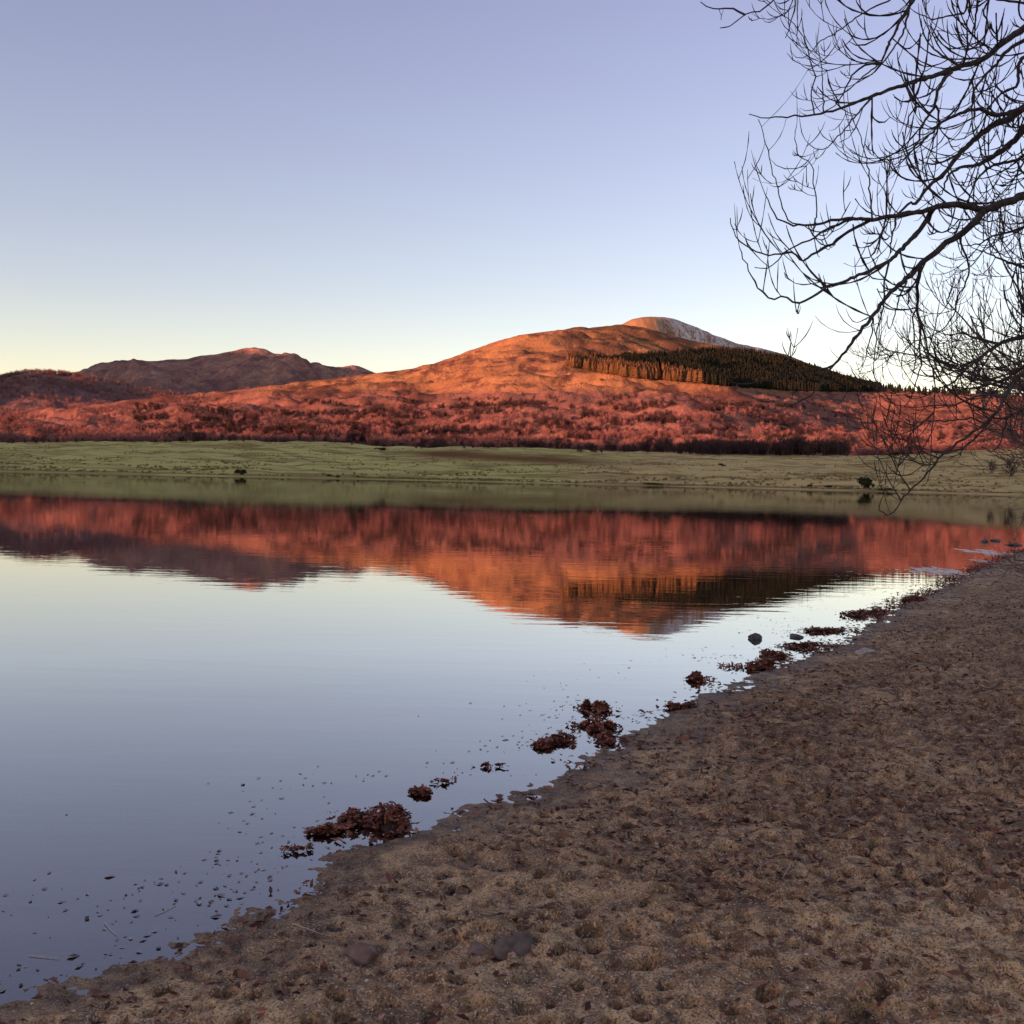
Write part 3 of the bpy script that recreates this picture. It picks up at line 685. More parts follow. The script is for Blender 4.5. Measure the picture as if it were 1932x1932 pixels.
SPR_ME = [tri_mesh('spruce', s, M_SPRUCE) for s in SPRUCES]; SPRLIT_ME = [tri_mesh('conifer', s, M_SPRUCELIT) for s in SPRUCES]
LT, ST = {}, {}
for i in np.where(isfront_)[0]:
    lit_front = qx[i] < 1322
    o = ob('lit_spruce_tree' if lit_front else 'spruce_tree', (SPRLIT_ME if lit_front else SPR_ME)[sk_[i]], loc=SPP[i], rz=sr[i], label='painted-sunlit brown larch in the front edge of the hillside plantation' if lit_front else 'dark spruce in the front row of the hillside plantation', cat='tree', group='front row of conifers painted sunlit brown' if lit_front else 'front row of dark spruces')
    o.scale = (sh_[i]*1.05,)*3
    (LT if lit_front else ST)[sk_[i]] = (o,)
for nm, src, m_, lb in (('lit_spruce_stand', LT, islit, 'conifers painted sunlit brown behind the sunlit front edge of the plantation'), ('spruce_plantation', ST, ~isfront, 'dark spruce plantation filling the shoulder of the hill')):
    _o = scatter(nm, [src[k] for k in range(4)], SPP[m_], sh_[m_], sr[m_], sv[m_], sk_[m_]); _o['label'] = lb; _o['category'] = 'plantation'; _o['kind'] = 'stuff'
rx = rng.uniform(1600, 2300, 330); ry = rng.uniform(0.0, 1.0, 330)
RP = G_HILL.sample(rx, 5.0-ry*0.35)
_o = scatter('ridge_pines', [ST[k] for k in range(4)], RP, rng.uniform(8, 17, len(RP)), rng.uniform(0, 6, len(RP)), rng.normal(0, .2, len(RP)), rng.integers(0, 4, len(RP)))
_o['label'] = 'dark pines along the low ridge behind the overhanging branches'; _o['category'] = 'wood'; _o['kind'] = 'stuff'
kx = np.concatenate([rng.uniform(-300, 340, 1500), rng.uniform(-100, 160, 350)]); kt = np.concatenate([1.6+2.4*rng.random(1500), 3.85+0.2*rng.random(350)])
KP = G_KNOLL.sample(kx, np.minimum(kt, 4.0)) - np.array([0, 0, 2.2])
KT = [far_tree('oak_tree', KP[k], 10.0, k*1.3, tri_mesh('oak_crown', CROWNS[k], M_KNOLL), STEM_ME[k], 'bare tree within the dim purple wood on the shaded knoll', 'trees on the shaded knoll') for k in range(4)]
_o = scatter('knoll_wood', KT, KP[4:], rng.uniform(7, 13, len(KP)-4), rng.uniform(0, 6, len(KP)-4), rng.normal(-0.1, .15, len(KP)-4), rng.integers(0, 4, len(KP)-4))
_o['label'] = 'dim purple wood on the shaded knoll before the far hill'; _o['category'] = 'wood'; _o['kind'] = 'stuff'

# tussocks on the field
nx = 30000; tx = rng.uniform(-150, 2100, nx); tt_ = 1.02+2.95*rng.random(nx)**0.9
TP = G_FIELD.sample(tx, tt_); tsx, tsy = proj(TP)
tw = rng.random(nx) < np.clip(0.02+0.9*sstep(0.0, 0.5, fbm(TP[:, 0]/30, TP[:, 1]/9, 4)) + 0.5*np.exp(-((tt_-1.06)/0.05)**2), 0, 1)
TP = TP[tw]
def tuft(seed):
    r = np.random.default_rng(seed); V, F, A = [], [], []
    for k in range(16):
        a = r.uniform(0, 6.28); b = np.array([math.cos(a)*r.uniform(0, .6), math.sin(a)*r.uniform(0, .6), -0.1]); e = b*1.5+np.array([0, 0, r.uniform(.35, .8)])
        w = np.array([-math.sin(a), math.cos(a), 0])*0.14; i = len(V); V += [b-w, b+w, e]; F.append((i, i+1, i+2)); A += [r.uniform(0, .8)]*3
    return np.array(V), np.array(F), np.array(A)
TU = tuft(3)
t0 = on_ground(G_FIELD, 1000, 890, 1.0, 4.0)[0]
tme = mesh_np('rush_tuft', TU[0], TU[1], M_RUSH); vattr(tme, 'var', TU[2])
to = ob('rush_tuft', tme, loc=t0, label='tuft of brown rushes on the pasture in the middle of the far shore', cat='rushes'); to.scale = (0.6, 0.6, 0.6)
_o = scatter('rushes', [(to,)], TP, rng.uniform(0.25, 0.85, len(TP)), rng.uniform(0, 6, len(TP)), rng.normal(0.15, .3, len(TP)), np.zeros(len(TP)))
_o['label'] = 'scattered tufts of brown rushes over the far pasture'; _o['category'] = 'rushes'; _o['kind'] = 'stuff'

# bushes by the far water
def bush_mesh(seed, w, h, n=260):
    r = np.random.default_rng(seed); b = Bag()
    lobes = [(r.uniform(-.42, .42), r.uniform(-.3, .3), r.uniform(.25, .62), r.uniform(.22, .36)) for _ in range(6)]
    for k in range(n):
        lx, ly, lz, lr = lobes[k % 6]; d = r.normal(0, 1, 3); d /= np.linalg.norm(d); d[2] = abs(d[2])*r.choice([1, 1, -.5])
        c = np.array([lx, ly, lz])+d*lr*r.uniform(.6, 1.05); c[2] = max(c[2], 0.02); c *= np.array([w, w*.7, h])
        u = r.normal(0, 1, 3); v = np.cross(u, d); s_ = 0.10*min(w, h*1.4)
        u *= s_/(np.linalg.norm(u)+1e-9); v *= s_/(np.linalg.norm(v)+1e-9)
        b.add(np.array([c-u, c+v, c+u, c-v*.6]), np.array([[0, 1, 2, 3]]), r.random())
    return b.mesh('gorse_bush', M_GORSE)
for k, (px, py, w, h, lb) in enumerate([
        (455, 895.5, 26, 11, 'round dark bush alone at the water edge of the green pasture'),
        (621, 899.5, 10, 5.5, 'small low dark bush near the water below the green pasture'),
        (638, 902, 8, 4, 'tiny dark bush at the water right of the round dark bush'),
        (1633, 922, 34, 22, 'tall dark gorse bush at the far shore under the hanging twigs'),
        (1672, 926, 30, 6, 'low flat dark scrub spreading beside the tall gorse bush'),
        (1563, 921, 18, 6, 'low dark bush at the far shore left of the tall gorse'),
        (1527, 918, 9, 5, 'small dark bush furthest left of the tall gorse bush'),
        (1360, 880, 16, 6, 'dark bush alone in the middle of the dry pasture'),
        (720, 850, 24, 7, 'dark scrub patch at the top of the green pasture'),
        (1232, 917.5, 46, 6, 'low dark brushwood heap at the far water edge below the dry pasture'),
        (1690, 858, 34, 8, 'dark scrub under the hill edge behind the hanging twigs')]):
    p = on_ground(G_FIELD, px, py, 1.0, 4.1)[0]; D = math.hypot(p[0], p[1]); k_ = D/FPX
    ob('gorse_bush', bush_mesh(40+k, w*k_*0.85, h*k_*1.15), loc=p-np.array([0, 0, .1]), label=lb, cat='bush', group='bushes on the far shore')
# the tall bare trees at the right end of the far shore
for k, (px, py, h) in enumerate([(1905, 905, 6), (1950, 908, 7), (1870, 895, 4)]):
    p = on_ground(G_FIELD, px, py, 1.0, 4.1)[0]
    far_tree('willow_tree', p, h, k*2.1, CROWND_ME[1], STEM_ME[k], ['bare brown willow at the far shore behind the lowest twigs', 'tall bare brown willow cut by the frame edge on the far shore', 'small bare brown tree left of the far shore willows'][k], 'willows on the far shore')

# ------------------------------------------------------------------ the overhanging ash
REG = {'4': (1700, 0, .4659), '3': (1600, 760, .4969), 'A': (2060, 500, .2588), 'B': (2060, 0, .2588), 'C': (2060, 900, .3106)}
def cv(reg, pts):
    ox, oy, k = REG[reg]; return [((ox+x*k)/1.325, (oy+y*k)/1.325) for x, y in pts]
# name, parent, depth (root limbs), depth drift, width at start and end (photo pixels), traced line
LIMBS = [
 ('a', None, 6.2, -0.7, 22, 2.2, cv('4', [(1990,60),(1846,150),(1720,240),(1620,320),(1500,360),(1400,395),(1250,440),(1100,490),(940,550),(830,590),(720,615),(640,625),(560,630),(430,630),(370,612)])),
 ('a2', 'a', 0, 0.1, 7, 4, cv('4', [(1500,355),(1430,310),(1380,275),(1350,250)])),
 ('a3', 'a', 0, -0.5, 6, 2.2, cv('4', [(1030,520),(960,600),(900,670),(840,740),(800,780),(740,800),(690,770)])),
 ('a4', 'a', 0, 0.3, 6, 2.4, cv('B', [(870,800),(860,890),(885,980),(870,1050),(820,1140),(790,1240),(780,1340),(760,1430)])),
 ('a5', 'a', 0, -0.5, 11, 2.6, cv('B', [(1230,700),(1150,780),(1090,900),(1075,1020),(1000,1120),(940,1230),(900,1380),(800,1520),(690,1620)])),
 ('a6', 'a5', 0, 0.3, 6, 2.4, cv('B', [(1080,1020),(1110,1130),(1090,1250),(1050,1400),(1000,1560),(985,1660)])),
 ('a7', 'a', 0, -0.3, 4, 2.0, cv('4', [(720,610),(705,500),(725,420),(700,330),(660,200),(600,110),(545,80)])),
 ('a8', 'a', 0, 0.3, 4, 2.0, cv('4', [(770,600),(765,480),(765,400),(740,260)])),
 ('g', None, 7.2, -0.9, 24, 3.5, cv('B', [(2100,980),(1932,1040),(1780,1150),(1650,1200),(1530,1280),(1400,1400),(1280,1520),(1180,1660),(1060,1760),(960,1870),(860,1980)]) + cv('4', [(1250,1090),(1170,1150),(1145,1240),(1130,1310)])),
 ('b', None, 7.0, -0.6, 16, 3, cv('B', [(2100,1000),(1932,1050),(1800,1085),(1650,1110),(1500,1060),(1400,1065),(1280,1110),(1190,1150),(1080,1240),(940,1380),(830,1480),(720,1570)])),
 ('h', None, 7.6, -0.8, 26, 4, cv('B', [(2100,1080),(1932,1240),(1850,1340),(1740,1440),(1600,1530),(1480,1590),(1340,1610),(1200,1700),(1150,1830)])),
 ('f', None, 6.0, -0.8, 27, 2.6, cv('A', [(2200,-160),(1932,-40),(1800,10),(1650,60),(1530,100),(1400,65),(1250,45),(1100,65),(950,110),(800,130),(640,160),(450,185),(280,180),(130,185),(0,215)]) + cv('4', [(700,1205),(600,1205),(540,1185),(495,1130),(455,1040)])),
 ('f2', 'f', 0, -0.5, 21, 3.0, cv('A', [(1530,110),(1440,220),(1330,330),(1200,400),(1080,500),(960,600),(860,700),(760,790),(660,870),(570,980),(490,1090),(380,1230),(280,1360),(190,1480),(100,1590)]) + cv('3', [(930,360),(890,430),(840,470),(740,510),(680,508)])),
 ('f2b', 'f2', 0, -0.3, 6, 2.2, cv('A', [(100,1590),(0,1635)]) + cv('3', [(860,335),(760,350),(690,360),(600,390),(520,405),(430,370),(385,310)])),
 ('f3', 'f', 0, -0.9, 15, 2.4, cv('A', [(1050,90),(1000,180),(930,280),(850,370),(730,490),(640,580),(540,640),(430,690),(270,750),(160,800),(0,860)]) + cv('4', [(700,1600),(620,1625),(550,1585),(510,1610),(460,1580),(390,1490),(350,1400),(320,1330)])),
 ('f4', 'f2', 0, 0.2, 5, 3, cv('A', [(490,1110),(430,1140),(360,1170)])),
 ('f5', 'f', 0, 0.5, 10, 2.4, cv('A', [(470,180),(340,250),(180,340),(80,420),(0,460)]) + cv('4', [(700,1380),(650,1400),(600,1350),(555,1360),(440,1365),(370,1330),(300,1270),(270,1170)])),
 ('f5b', 'f', 0, 0.4, 8, 2.2, cv('A', [(280,185),(120,240),(0,300)]) + cv('4', [(690,1290),(630,1310),(560,1355),(470,1440),(400,1435)])),
 ('f6', 'f2', 0, 0.4, 11, 2.4, cv('A', [(930,620),(930,700),(900,830),(910,950),(900,1050),(925,1150),(920,1300),(930,1450),(930,1600),(890,1750),(840,1900)])),
 ('f7', 'f6', 0, -0.3, 6, 2.2, cv('A', [(920,1140),(960,1260),(990,1380),(1020,1550),(1060,1700),(1070,1900)]) + cv('C', [(885,420),(870,520),(870,650),(860,740)])),
 ('f8', 'f6', 0, 0.3, 5, 2.2, cv('A', [(900,1040),(860,1120),(880,1280),(870,1450),(880,1600),(840,1720)])),
 ('f9', 'f2', 0, -0.4, 5, 3.0, cv('A', [(800,780),(740,910),(700,1050),(660,1190)])),
 ('f10', 'f3', 0, 0.3, 6, 2.0, cv('A', [(630,590),(590,730),(580,870),(575,1010),(540,1150),(510,1300),(500,1450),(480,1560),(490,1700),(540,1790)])),
 ('f11', 'f2', 0, 0.3, 5, 2.4, cv('A', [(470,1130),(460,1290),(430,1390),(410,1500)])),
 ('f12', 'f2', 0, 0.6, 6, 2.2, cv('A', [(1310,345),(1330,450),(1380,570),(1390,720),(1340,850),(1280,950),(1260,1100),(1130,1260),(980,1330),(820,1400),(760,1500),(750,1610)])),
 ('f13', 'f', 0, -0.4, 4, 2.0, cv('4', [(650,1205),(590,1190),(520,1000),(480,850),(450,720),(420,640)])),
 ('f14', 'f', 0, 0.4, 4, 2.0, cv('4', [(725,1200),(735,1120),(720,1000),(705,880),(640,840),(620,760),(625,680)])),
 ('f15', 'f', 0, 0.5, 5, 2.2, cv('4', [(1030,1165),(1020,1050),(1010,900),(960,720),(930,640)])),
 ('l', None, 5.6, -0.9, 15, 2.0, cv('C', [(1900,-160),(1610,100),(1530,190),(1450,300),(1400,410),(1310,510),(1200,580),(1100,650),(1010,720),(920,790),(870,870),(810,930),(740,1000),(680,1060),(620,1130),(560,1220),(500,1245),(455,1215),(450,1130),(475,1095)])),
 ('l2', None, 5.3, -0.4, 8, 2.2, cv('C', [(1900,230),(1610,390),(1480,460),(1400,500),(1280,580),(1180,650),(1080,760),(1000,780)])),
 ('l3', 'l2', 0, 0.2, 4, 2.2, cv('C', [(1480,460),(1440,580),(1410,680),(1370,730)])),
 ('l4', 'l', 0, 0.3, 5, 2.0, cv('C', [(920,785),(860,770),(760,720),(650,650),(540,605),(470,570)])),
 ('l5', 'l', 0, -0.3, 4, 2.0, cv('C', [(690,1040),(620,940),(560,820),(500,690),(480,650)])),
 ('l6', 'l', 0, 0.3, 4, 2.0, cv('C', [(620,1130),(540,1000),(490,900),(440,790),(400,650)])),
 ('l7', 'l5', 0, 0.3, 3, 1.8, cv('C', [(620,935),(490,910),(370,860),(290,790),(230,650)])),
 ('l8', 'f7', 0, 0.2, 5, 2.0, cv('C', [(885,420),(780,520),(640,590),(540,600),(460,665)])),
 ('l9', 'l', 0, 0.4, 6, 2.2, cv('C', [(1440,300),(1300,280),(1150,330),(1030,370),(900,360),(760,385),(640,370)])),
 ('l10', 'l', 0, -0.4, 5, 2.2, cv('C', [(1300,510),(1180,470),(1050,490),(900,490),(760,500),(690,510),(600,490),(540,590)])),
 ('i', None, 8.2, -0.8, 16, 3.0, cv('A', [(2100,1270),(1932,1320),(1830,1340),(1700,1390),(1560,1480),(1480,1550),(1350,1650),(1250,1760),(1100,1830),(960,1900)])),
 ('i2', 'i', 0, 0.3, 9, 2.5, cv('A', [(1700,1390),(1560,1360),(1450,1330),(1330,1280),(1220,1310),(1120,1280)])),
 ('t1', None, 5.6, -0.2, 6, 2.4, cv('4', [(640,-120),(510,-10),(450,45),(350,80),(300,115),(260,140),(215,150)])),
 ('t2', 't1', 0, 0.2, 6, 2.4, cv('4', [(350,80),(290,45),(240,42),(180,42),(110,10)])),
 ('t3', None, 6.0, -0.3, 6, 2.4, cv('4', [(1300,-110),(1140,-10),(1000,60),(900,130),(820,190),(750,220),(720,260)])),
 ('t4', None, 6.4, -0.5, 12, 3.0, cv('4', [(1330,-150),(1260,-10),(1200,90),(1150,180),(1110,260),(1075,340),(1000,400),(940,450)])),
 ('t4b', None, 6.6, -0.2, 9, 2.6, cv('4', [(1300,-150),(1240,-10),(1225,80),(1180,210),(1140,270),(1040,390),(960,440)])),
 ('t5', 't4', 0, 0.3, 7, 2.2, cv('4', [(1075,340),(1010,345),(950,380),(910,430),(880,490),(830,570),(770,600)])),
 ('t6', None, 5.8, 0.1, 5, 2.2, cv('4', [(640,-110),(615,0),(605,90),(565,205)])),
 ('t9', None, 6.8, -0.3, 8, 2.4, cv('B', [(1560,-220),(1500,-20),(1460,200),(1390,470),(1330,590)])),
 ('t9b', None, 7.1, -0.3, 8, 2.4, cv('B', [(1450,-200),(1390,-20),(1365,110),(1200,150),(1060,185),(940,150),(870,110)])),
 ('t10', None, 6.7, -0.4, 14, 4.0, cv('B', [(2150,250),(1932,390),(1780,480),(1650,640),(1560,720),(1440,900),(1430,1100)])),
 ('t11', None, 7.4, -0.4, 14, 4.0, cv('B', [(2150,380),(2000,500),(1890,600),(1860,830),(1720,900),(1620,1000),(1560,1120)])),
 ('t12', None, 7.0, 0.1, 10, 3.0, cv('B', [(1960,-250),(1900,-20),(1880,60),(1900,160),(2000,260)])),
 ('t13', None, 6.9, -0.2, 7, 2.4, cv('B', [(1680,-250),(1600,-20),(1540,120),(1590,260),(1530,380),(1380,440),(1220,465),(1060,350)])),
 ('u1', None, 8.0, -0.4, 13, 3.0, cv('B', [(2200,1350),(1932,1500),(1800,1560),(1640,1600),(1500,1700),(1420,1850),(1380,2000)])),
 ('u2', None, 7.8, -0.4, 12, 3.0, cv('A', [(2200,180),(1932,260),(1800,310),(1650,340),(1500,420),(1380,440)])),
 ('u3', None, 8.4, -0.5, 12, 3.0, cv('A', [(2200,560),(1932,640),(1780,600),(1600,520),(1480,480)])),
]
TRUNK = np.array([5.9, 6.6, 0.0]); TRUNK[2] = float(beach_z(TRUNK[0], TRUNK[1])[0])
ash = ob('ash_tree', None, loc=TRUNK, label='leafless ash overhanging the beach, its drooping branches filling the upper corner', cat='tree')
def crom(P, n):
    """smooth resample of a polyline"""
    P = np.asarray(P, float); d = np.r_[0, np.cumsum(np.linalg.norm(np.diff(P, axis=0), axis=1))]
    K = hermite(d, P[:, None, :], np.linspace(0, d[-1], n)); return K[:, 0, :]
tr_z = np.linspace(-0.3, 8.5, 14)
tpath = np.stack([TRUNK[0]+0.10*np.sin(tr_z*0.7), TRUNK[1]+0.08*np.cos(tr_z*0.9), TRUNK[2]+tr_z], -1)
V, F = tube(tpath, 0.30*(1-tr_z/12)+0.16*np.exp(-(tr_z+0.3)*2.2), 14)
o = ob('trunk', mesh_np('trunk', V-TRUNK, F, M_BARK, True), ash)
UP = np.array([0, 0, 1.0])
class Twigs:
    def __init__(s, seed, fine=1.0): s.r = np.random.default_rng(seed); s.bag = Bag(); s.fine = fine; s.prune = True
    def shoot(s, p, d, L, r0, level, curl=1.0):
        r = s.r; step = 0.05; n = max(4, int(L/step)); P = [p]; D = d/np.linalg.norm(d)
        bend = r.normal(0, 0.05, 3)
        for i in range(n):
            f = i/n
            D = D + UP*(1.7/n)*(0.2+1.6*f)*curl + bend*0.5 + r.normal(0, 0.035, 3); D /= np.linalg.norm(D)
            P.append(P[-1]+D*L/n)
        P = np.array(P)
        tx_, ty_ = proj(P[[len(P)//2, -1]])
        if s.prune and (np.any(tx_ < np.interp(ty_, [0, 60, 61, 100, 150, 200, 250, 320, 420, 520, 580, 640, 700, 760, 800, 900, 960, 1000], [1318, 1325, 1490, 1480, 1415, 1385, 1385, 1385, 1375, 1383, 1398, 1440, 1478, 1470, 1590, 1640, 1672, 1700]))
                        or np.any(ty_ > np.interp(tx_, [1600, 1700, 1760, 1850, 1932], [930, 975, 890, 850, 860]))): return
        f = np.linspace(0, 1, len(P)); rad = r0*(1-0.55*f)
        node = (np.arange(len(P)) % 2 == 0) & (np.arange(len(P)) > 0)
        rad = np.where(node, rad*1.6, rad*0.92)
        if level >= 1: rad[-1] = rad[-2]*0.55; rad[-2] *= 1.45
        V, F = tube(P, rad, 4); s.bag.add(V, F)
        if level < 2:
            for i in range(2, len(P)-1, 2):
                if r.random() < (0.62 if level == 0 else 0.26)*s.fine:
                    T = P[i+1]-P[i-1]; T /= np.linalg.norm(T); q = np.cross(T, r.normal(0, 1, 3)); q /= np.linalg.norm(q)
                    for sg in ((1, -1) if r.random() < 0.42 else (r.choice([-1, 1]),)):
                        s.shoot(P[i], T*0.9+q*sg*0.7, L*r.uniform(0.35, 0.7)*(1-0.35*i/len(P)), max(rad[i]*0.66, 0.0022), level+1, curl)
    def dress(s, path, rad, per_m, Lr, from_f=0.12, curl=1.0):
        seg = np.linalg.norm(np.diff(path, axis=0), axis=1); cum = np.r_[0, np.cumsum(seg)]; r = s.r
        for k in range(int(cum[-1]*per_m)):
            u = cum[-1]*(from_f+(1-from_f)*r.random()); i = min(np.searchsorted(cum, u), len(path)-1); i = max(i, 1)
            T = path[i]-path[i-1]; T /= np.linalg.norm(T)+1e-9
            q = r.normal(0, 1, 3); q -= T*(q @ T); q /= np.linalg.norm(q)
            s.shoot(path[i], T*0.55+q*0.9+np.array([0, 0, -0.12]), r.uniform(*Lr), min(rad[i]*0.6, r.uniform(0.0040, 0.0064)), 0, curl)
LP = {}
for idx, (nm, par, dep, drift, w0, w1, pts) in enumerate(LIMBS):
    pp = np.array(pts); seg = np.r_[0, np.cumsum(np.hypot(*np.diff(pp, axis=0).T))]; f = seg/seg[-1]
    if par:
        sp, sd = LP[par]; j = np.argmin(np.hypot(sp[:, 0]-pp[0, 0], sp[:, 1]-pp[0, 1])); dep = sd[j]
    dd = dep + drift*f + 0.10*np.sin(f*7+idx)*(f > 0)*min(1, seg[-1]/400)
    fd = np.linspace(0, 1, 40)
    LP[nm] = (np.stack([np.interp(fd, f, pp[:, 0]), np.interp(fd, f, pp[:, 1])], -1), np.interp(fd, f, dd))
    W3 = at_depth(pp[:, 0], pp[:, 1], dd)
    rw = 0.44*(w0+(w1-w0)*f**0.75)/1.325*dd/FPX
    if par is None:                       # carry the limb back to the trunk
        zt = np.clip(W3[0, 2]-TRUNK[2]-0.35, 1.2, 8.0); tp = np.array([np.interp(zt, tr_z, tpath[:, c]) for c in range(3)])
        midp = tp*0.45+W3[0]*0.55+np.array([0, 0, 0.08]); W3 = np.vstack([tp, midp, W3]); rw = np.r_[rw[0]*1.35, rw[0]*1.15, rw]
    n = max(8, int(np.linalg.norm(np.diff(W3, axis=0), axis=1).sum()/0.035))
    d0 = np.r_[0, np.cumsum(np.linalg.norm(np.diff(W3, axis=0), axis=1))]
    path = crom(W3, n); rad = np.interp(np.linspace(0, d0[-1], n), d0, rw)
    rr_ = np.random.default_rng(500+idx)
    path[1:-1] += rr_.normal(0, 0.0028, (n-2, 3)); rad = rad*(1+0.10*rr_.random(n)+0.28*(rr_.random(n) < 0.07))
    V, F = tube(path, rad, 8 if w0 > 12 else 6)
    limb = ob('limb', mesh_np('limb', V-TRUNK, F, M_BARK, True), ash)
    tw = Twigs(900+idx)
    big = w0 > 9
    start = 0.18 if par is None else 0.10
    tw.dress(path, rad, 9.0 if nm[0] in 'liu' else (3.2 if nm[0] == 't' else 5.2), (0.24, 0.66) if big else (0.14, 0.42), start)
    # leading shoot
    tw.shoot(path[-1], path[-1]-path[-3], 0.22, rad[-1]*0.9, 1)
    if tw.bag.V: 
        me = tw.bag.mesh('twigs', M_TWIG); me.transform(Matrix.Translation(-Vector(TRUNK))); ob('twigs', me, limb, kind='stuff')

# ------------------------------------------------------------------ the paler tree behind it
T2 = np.array([9.9, 15.5, 0.0]); T2[2] = float(beach_z(T2[0], T2[1])[0])
will = ob('willow_tree', None, loc=T2, label='paler fine-twigged bare tree behind the overhanging ash at the frame edge', cat='tree')
r2 = np.random.default_rng(77)
zz = np.linspace(-0.2, 3.0, 8); V, F = tube(np.stack([0.1*zz, 0*zz, zz], -1), 0.17*(1-zz/6), 9)
ob('trunk', mesh_np('trunk', V, F, M_BARK2, True), will)
for k in range(20):
    z0 = r2.uniform(0.5, 2.8); az = r2.uniform(-0.7, 0.7)+math.pi; el = r2.uniform(0.02, 0.95) if k < 15 else r2.uniform(-0.15, 0.2); Ln = r2.uniform(2.6, 4.7)
    d = np.array([math.cos(az)*math.cos(el), math.sin(az)*math.cos(el)*0.8, math.sin(el)]); P = [np.array([0.1*z0, 0, z0])]
    for i in range(26):
        d = d + r2.normal(0, 0.06, 3) + np.array([0, 0, 0.012]); d /= np.linalg.norm(d); P.append(P[-1]+d*Ln/26)
    P = np.array(P); rad = np.linspace(0.045, 0.008, len(P)); V, F = tube(P, rad, 6)
    limb = ob('limb', mesh_np('limb', V, F, M_BARK2, True), will)
    tw = Twigs(300+k, 0.9); tw.prune = False; tw.dress(P, rad*1.6, 6.5, (0.5, 1.2), 0.2, 0.75)
    ob('twigs', tw.bag.mesh('twigs', M_TWIG2), limb, kind='stuff')

# ------------------------------------------------------------------ stones
def stone_mesh(name, seed, sx, sy, sz, m, flat=0.0, rough=0.16):
    import bmesh
    bm = bmesh.new(); bmesh.ops.create_icosphere(bm, subdivisions=4, radius=1.15)
    r = np.random.default_rng(seed); pl = [(v/np.linalg.norm(v), r.uniform(.62, .92)) for v in r.normal(0, 1, (11, 3))]
    for v in bm.verts:
        p = np.array(v.co)
        for n_, k in pl:
            e = p @ n_ - k
            if e > 0: p = p - n_*e*0.96
        p = p*(1+rough*0.5*fbm(p[0]*2+seed, p[1]*2+p[2]*1.7, 4))
        v.co = (p[0]*sx, p[1]*sy, p[2]*sz)
    me = bpy.data.meshes.new(name); bm.to_mesh(me); bm.free(); me.materials.append(m)
    for p in me.polygons: p.use_smooth = True
    return me
STONES = [  # px, py of the foot, width, height in photo units, material, label
 (1423, 1206, 25, 15, M_STONED, 'lone dark boulder standing in the water off the beach'),
 (1502, 1203, 30, 7, M_STONED, 'flat dark stone barely breaking the water beside the leaf line'),
 (680, 1818, 54, 40, M_STONEB, 'smooth brown pointed stone half sunk in the wet sand'),
 (972, 1798, 66, 40, M_STONE, 'dark grey angular stone lying on the sand beside a pale leaf'),
 (905, 1798, 46, 24, M_STONEB, 'small brown stone left of the grey angular stone'),
 (1636, 1232, 30, 13, M_STONEP, 'pale stone on the sand behind the leaf line'),
 (1240, 1868, 26, 14, M_STONE, 'small grey stone on the trampled sand near the lower edge'),
 (1720, 1690, 24, 12, M_STONEB, 'small brown stone on the trampled sand at the side'),
 (1859, 1022, 16, 5, M_STONED, 'leftmost dark rock in the shallows at the far end of the beach'),
 (1883, 1021, 17, 5, M_STONED, 'middle dark rock in the shallows at the far end of the beach'),
 (1916, 1029, 26, 5, M_STONED, 'broad dark rock nearest the frame edge in the far shallows'),
]
for k, (px, py, w, h, m, lb) in enumerate(STONES):
    p = on_beach(px, py) if py > 1000 else on_z(px, py, 0.0); D = np.linalg.norm(p-np.array([0, 0, CAMZ])); sx = w*D/FPX/2*1.1; sz = h*D/FPX*0.62
    zb = float(beach_z(p[0], p[1])[0]) if py > 1000 else -0.1
    wet = zb < 0
    ob('stone', stone_mesh('stone', 65+k, sx, sx*0.8, sz if not wet else sz*1.1, m), loc=(p[0], p[1]+sx*0.5, max(zb, -0.15*sz)+sz*(0.28 if wet else 0.02)), rz=k*1.3, label=lb, cat='stone')

# ------------------------------------------------------------------ leaves
def leaf_shape(seed=0):
    r = np.random.default_rng(seed)
    L = [(0, -.5, 0), (.16, -.28, .05), (.10, -.16, .04), (.25, .02, .09), (.15, .12, .05), (.22, .28, .10), (0, .5, .03),
         (-.22, .26, .09), (-.14, .12, .05), (-.26, 0, .10), (-.10, -.17, .04), (-.15, -.3, .05), (0, 0, 0)]
    V = np.array(L); V[:, 2] *= r.uniform(.6, 1.8); V[:, 2] += r.uniform(-.35, .35)*V[:, 1]**2*1.6 + r.normal(0, .02, len(V))
    F = np.array([(12, i, (i+1) % 12) for i in range(12)])
    return V, F
LEAVES = [leaf_shape(s) for s in range(5)]
def scrap_shape(seed):
    r = np.random.default_rng(seed); V = np.array([(0, -.5, 0), (.26, -.05, .1), (.12, .3, .02), (0, .5, .08), (-.25, .1, .12), (0, 0, 0)]); V[:, 2] *= r.uniform(.3, 2); V[:, 0] *= r.uniform(.6, 1.2)
    return V, np.array([(5, 0, 1), (5, 1, 2), (5, 2, 3), (5, 3, 4), (5, 4, 0)])
SCRAPS = [scrap_shape(s) for s in range(5)]
def rots(n, tilt, r):
    yaw = r.uniform(0, 2*np.pi, n); ax = r.uniform(0, 2*np.pi, n); t = r.normal(0, tilt, n)
    out = np.zeros((n, 3, 3))
    for i in range(n):
        out[i] = np.array((Matrix.Rotation(t[i], 3, Vector((math.cos(ax[i]), math.sin(ax[i]), 0))) @ Matrix.Rotation(yaw[i], 3, 'Z')))
    return out
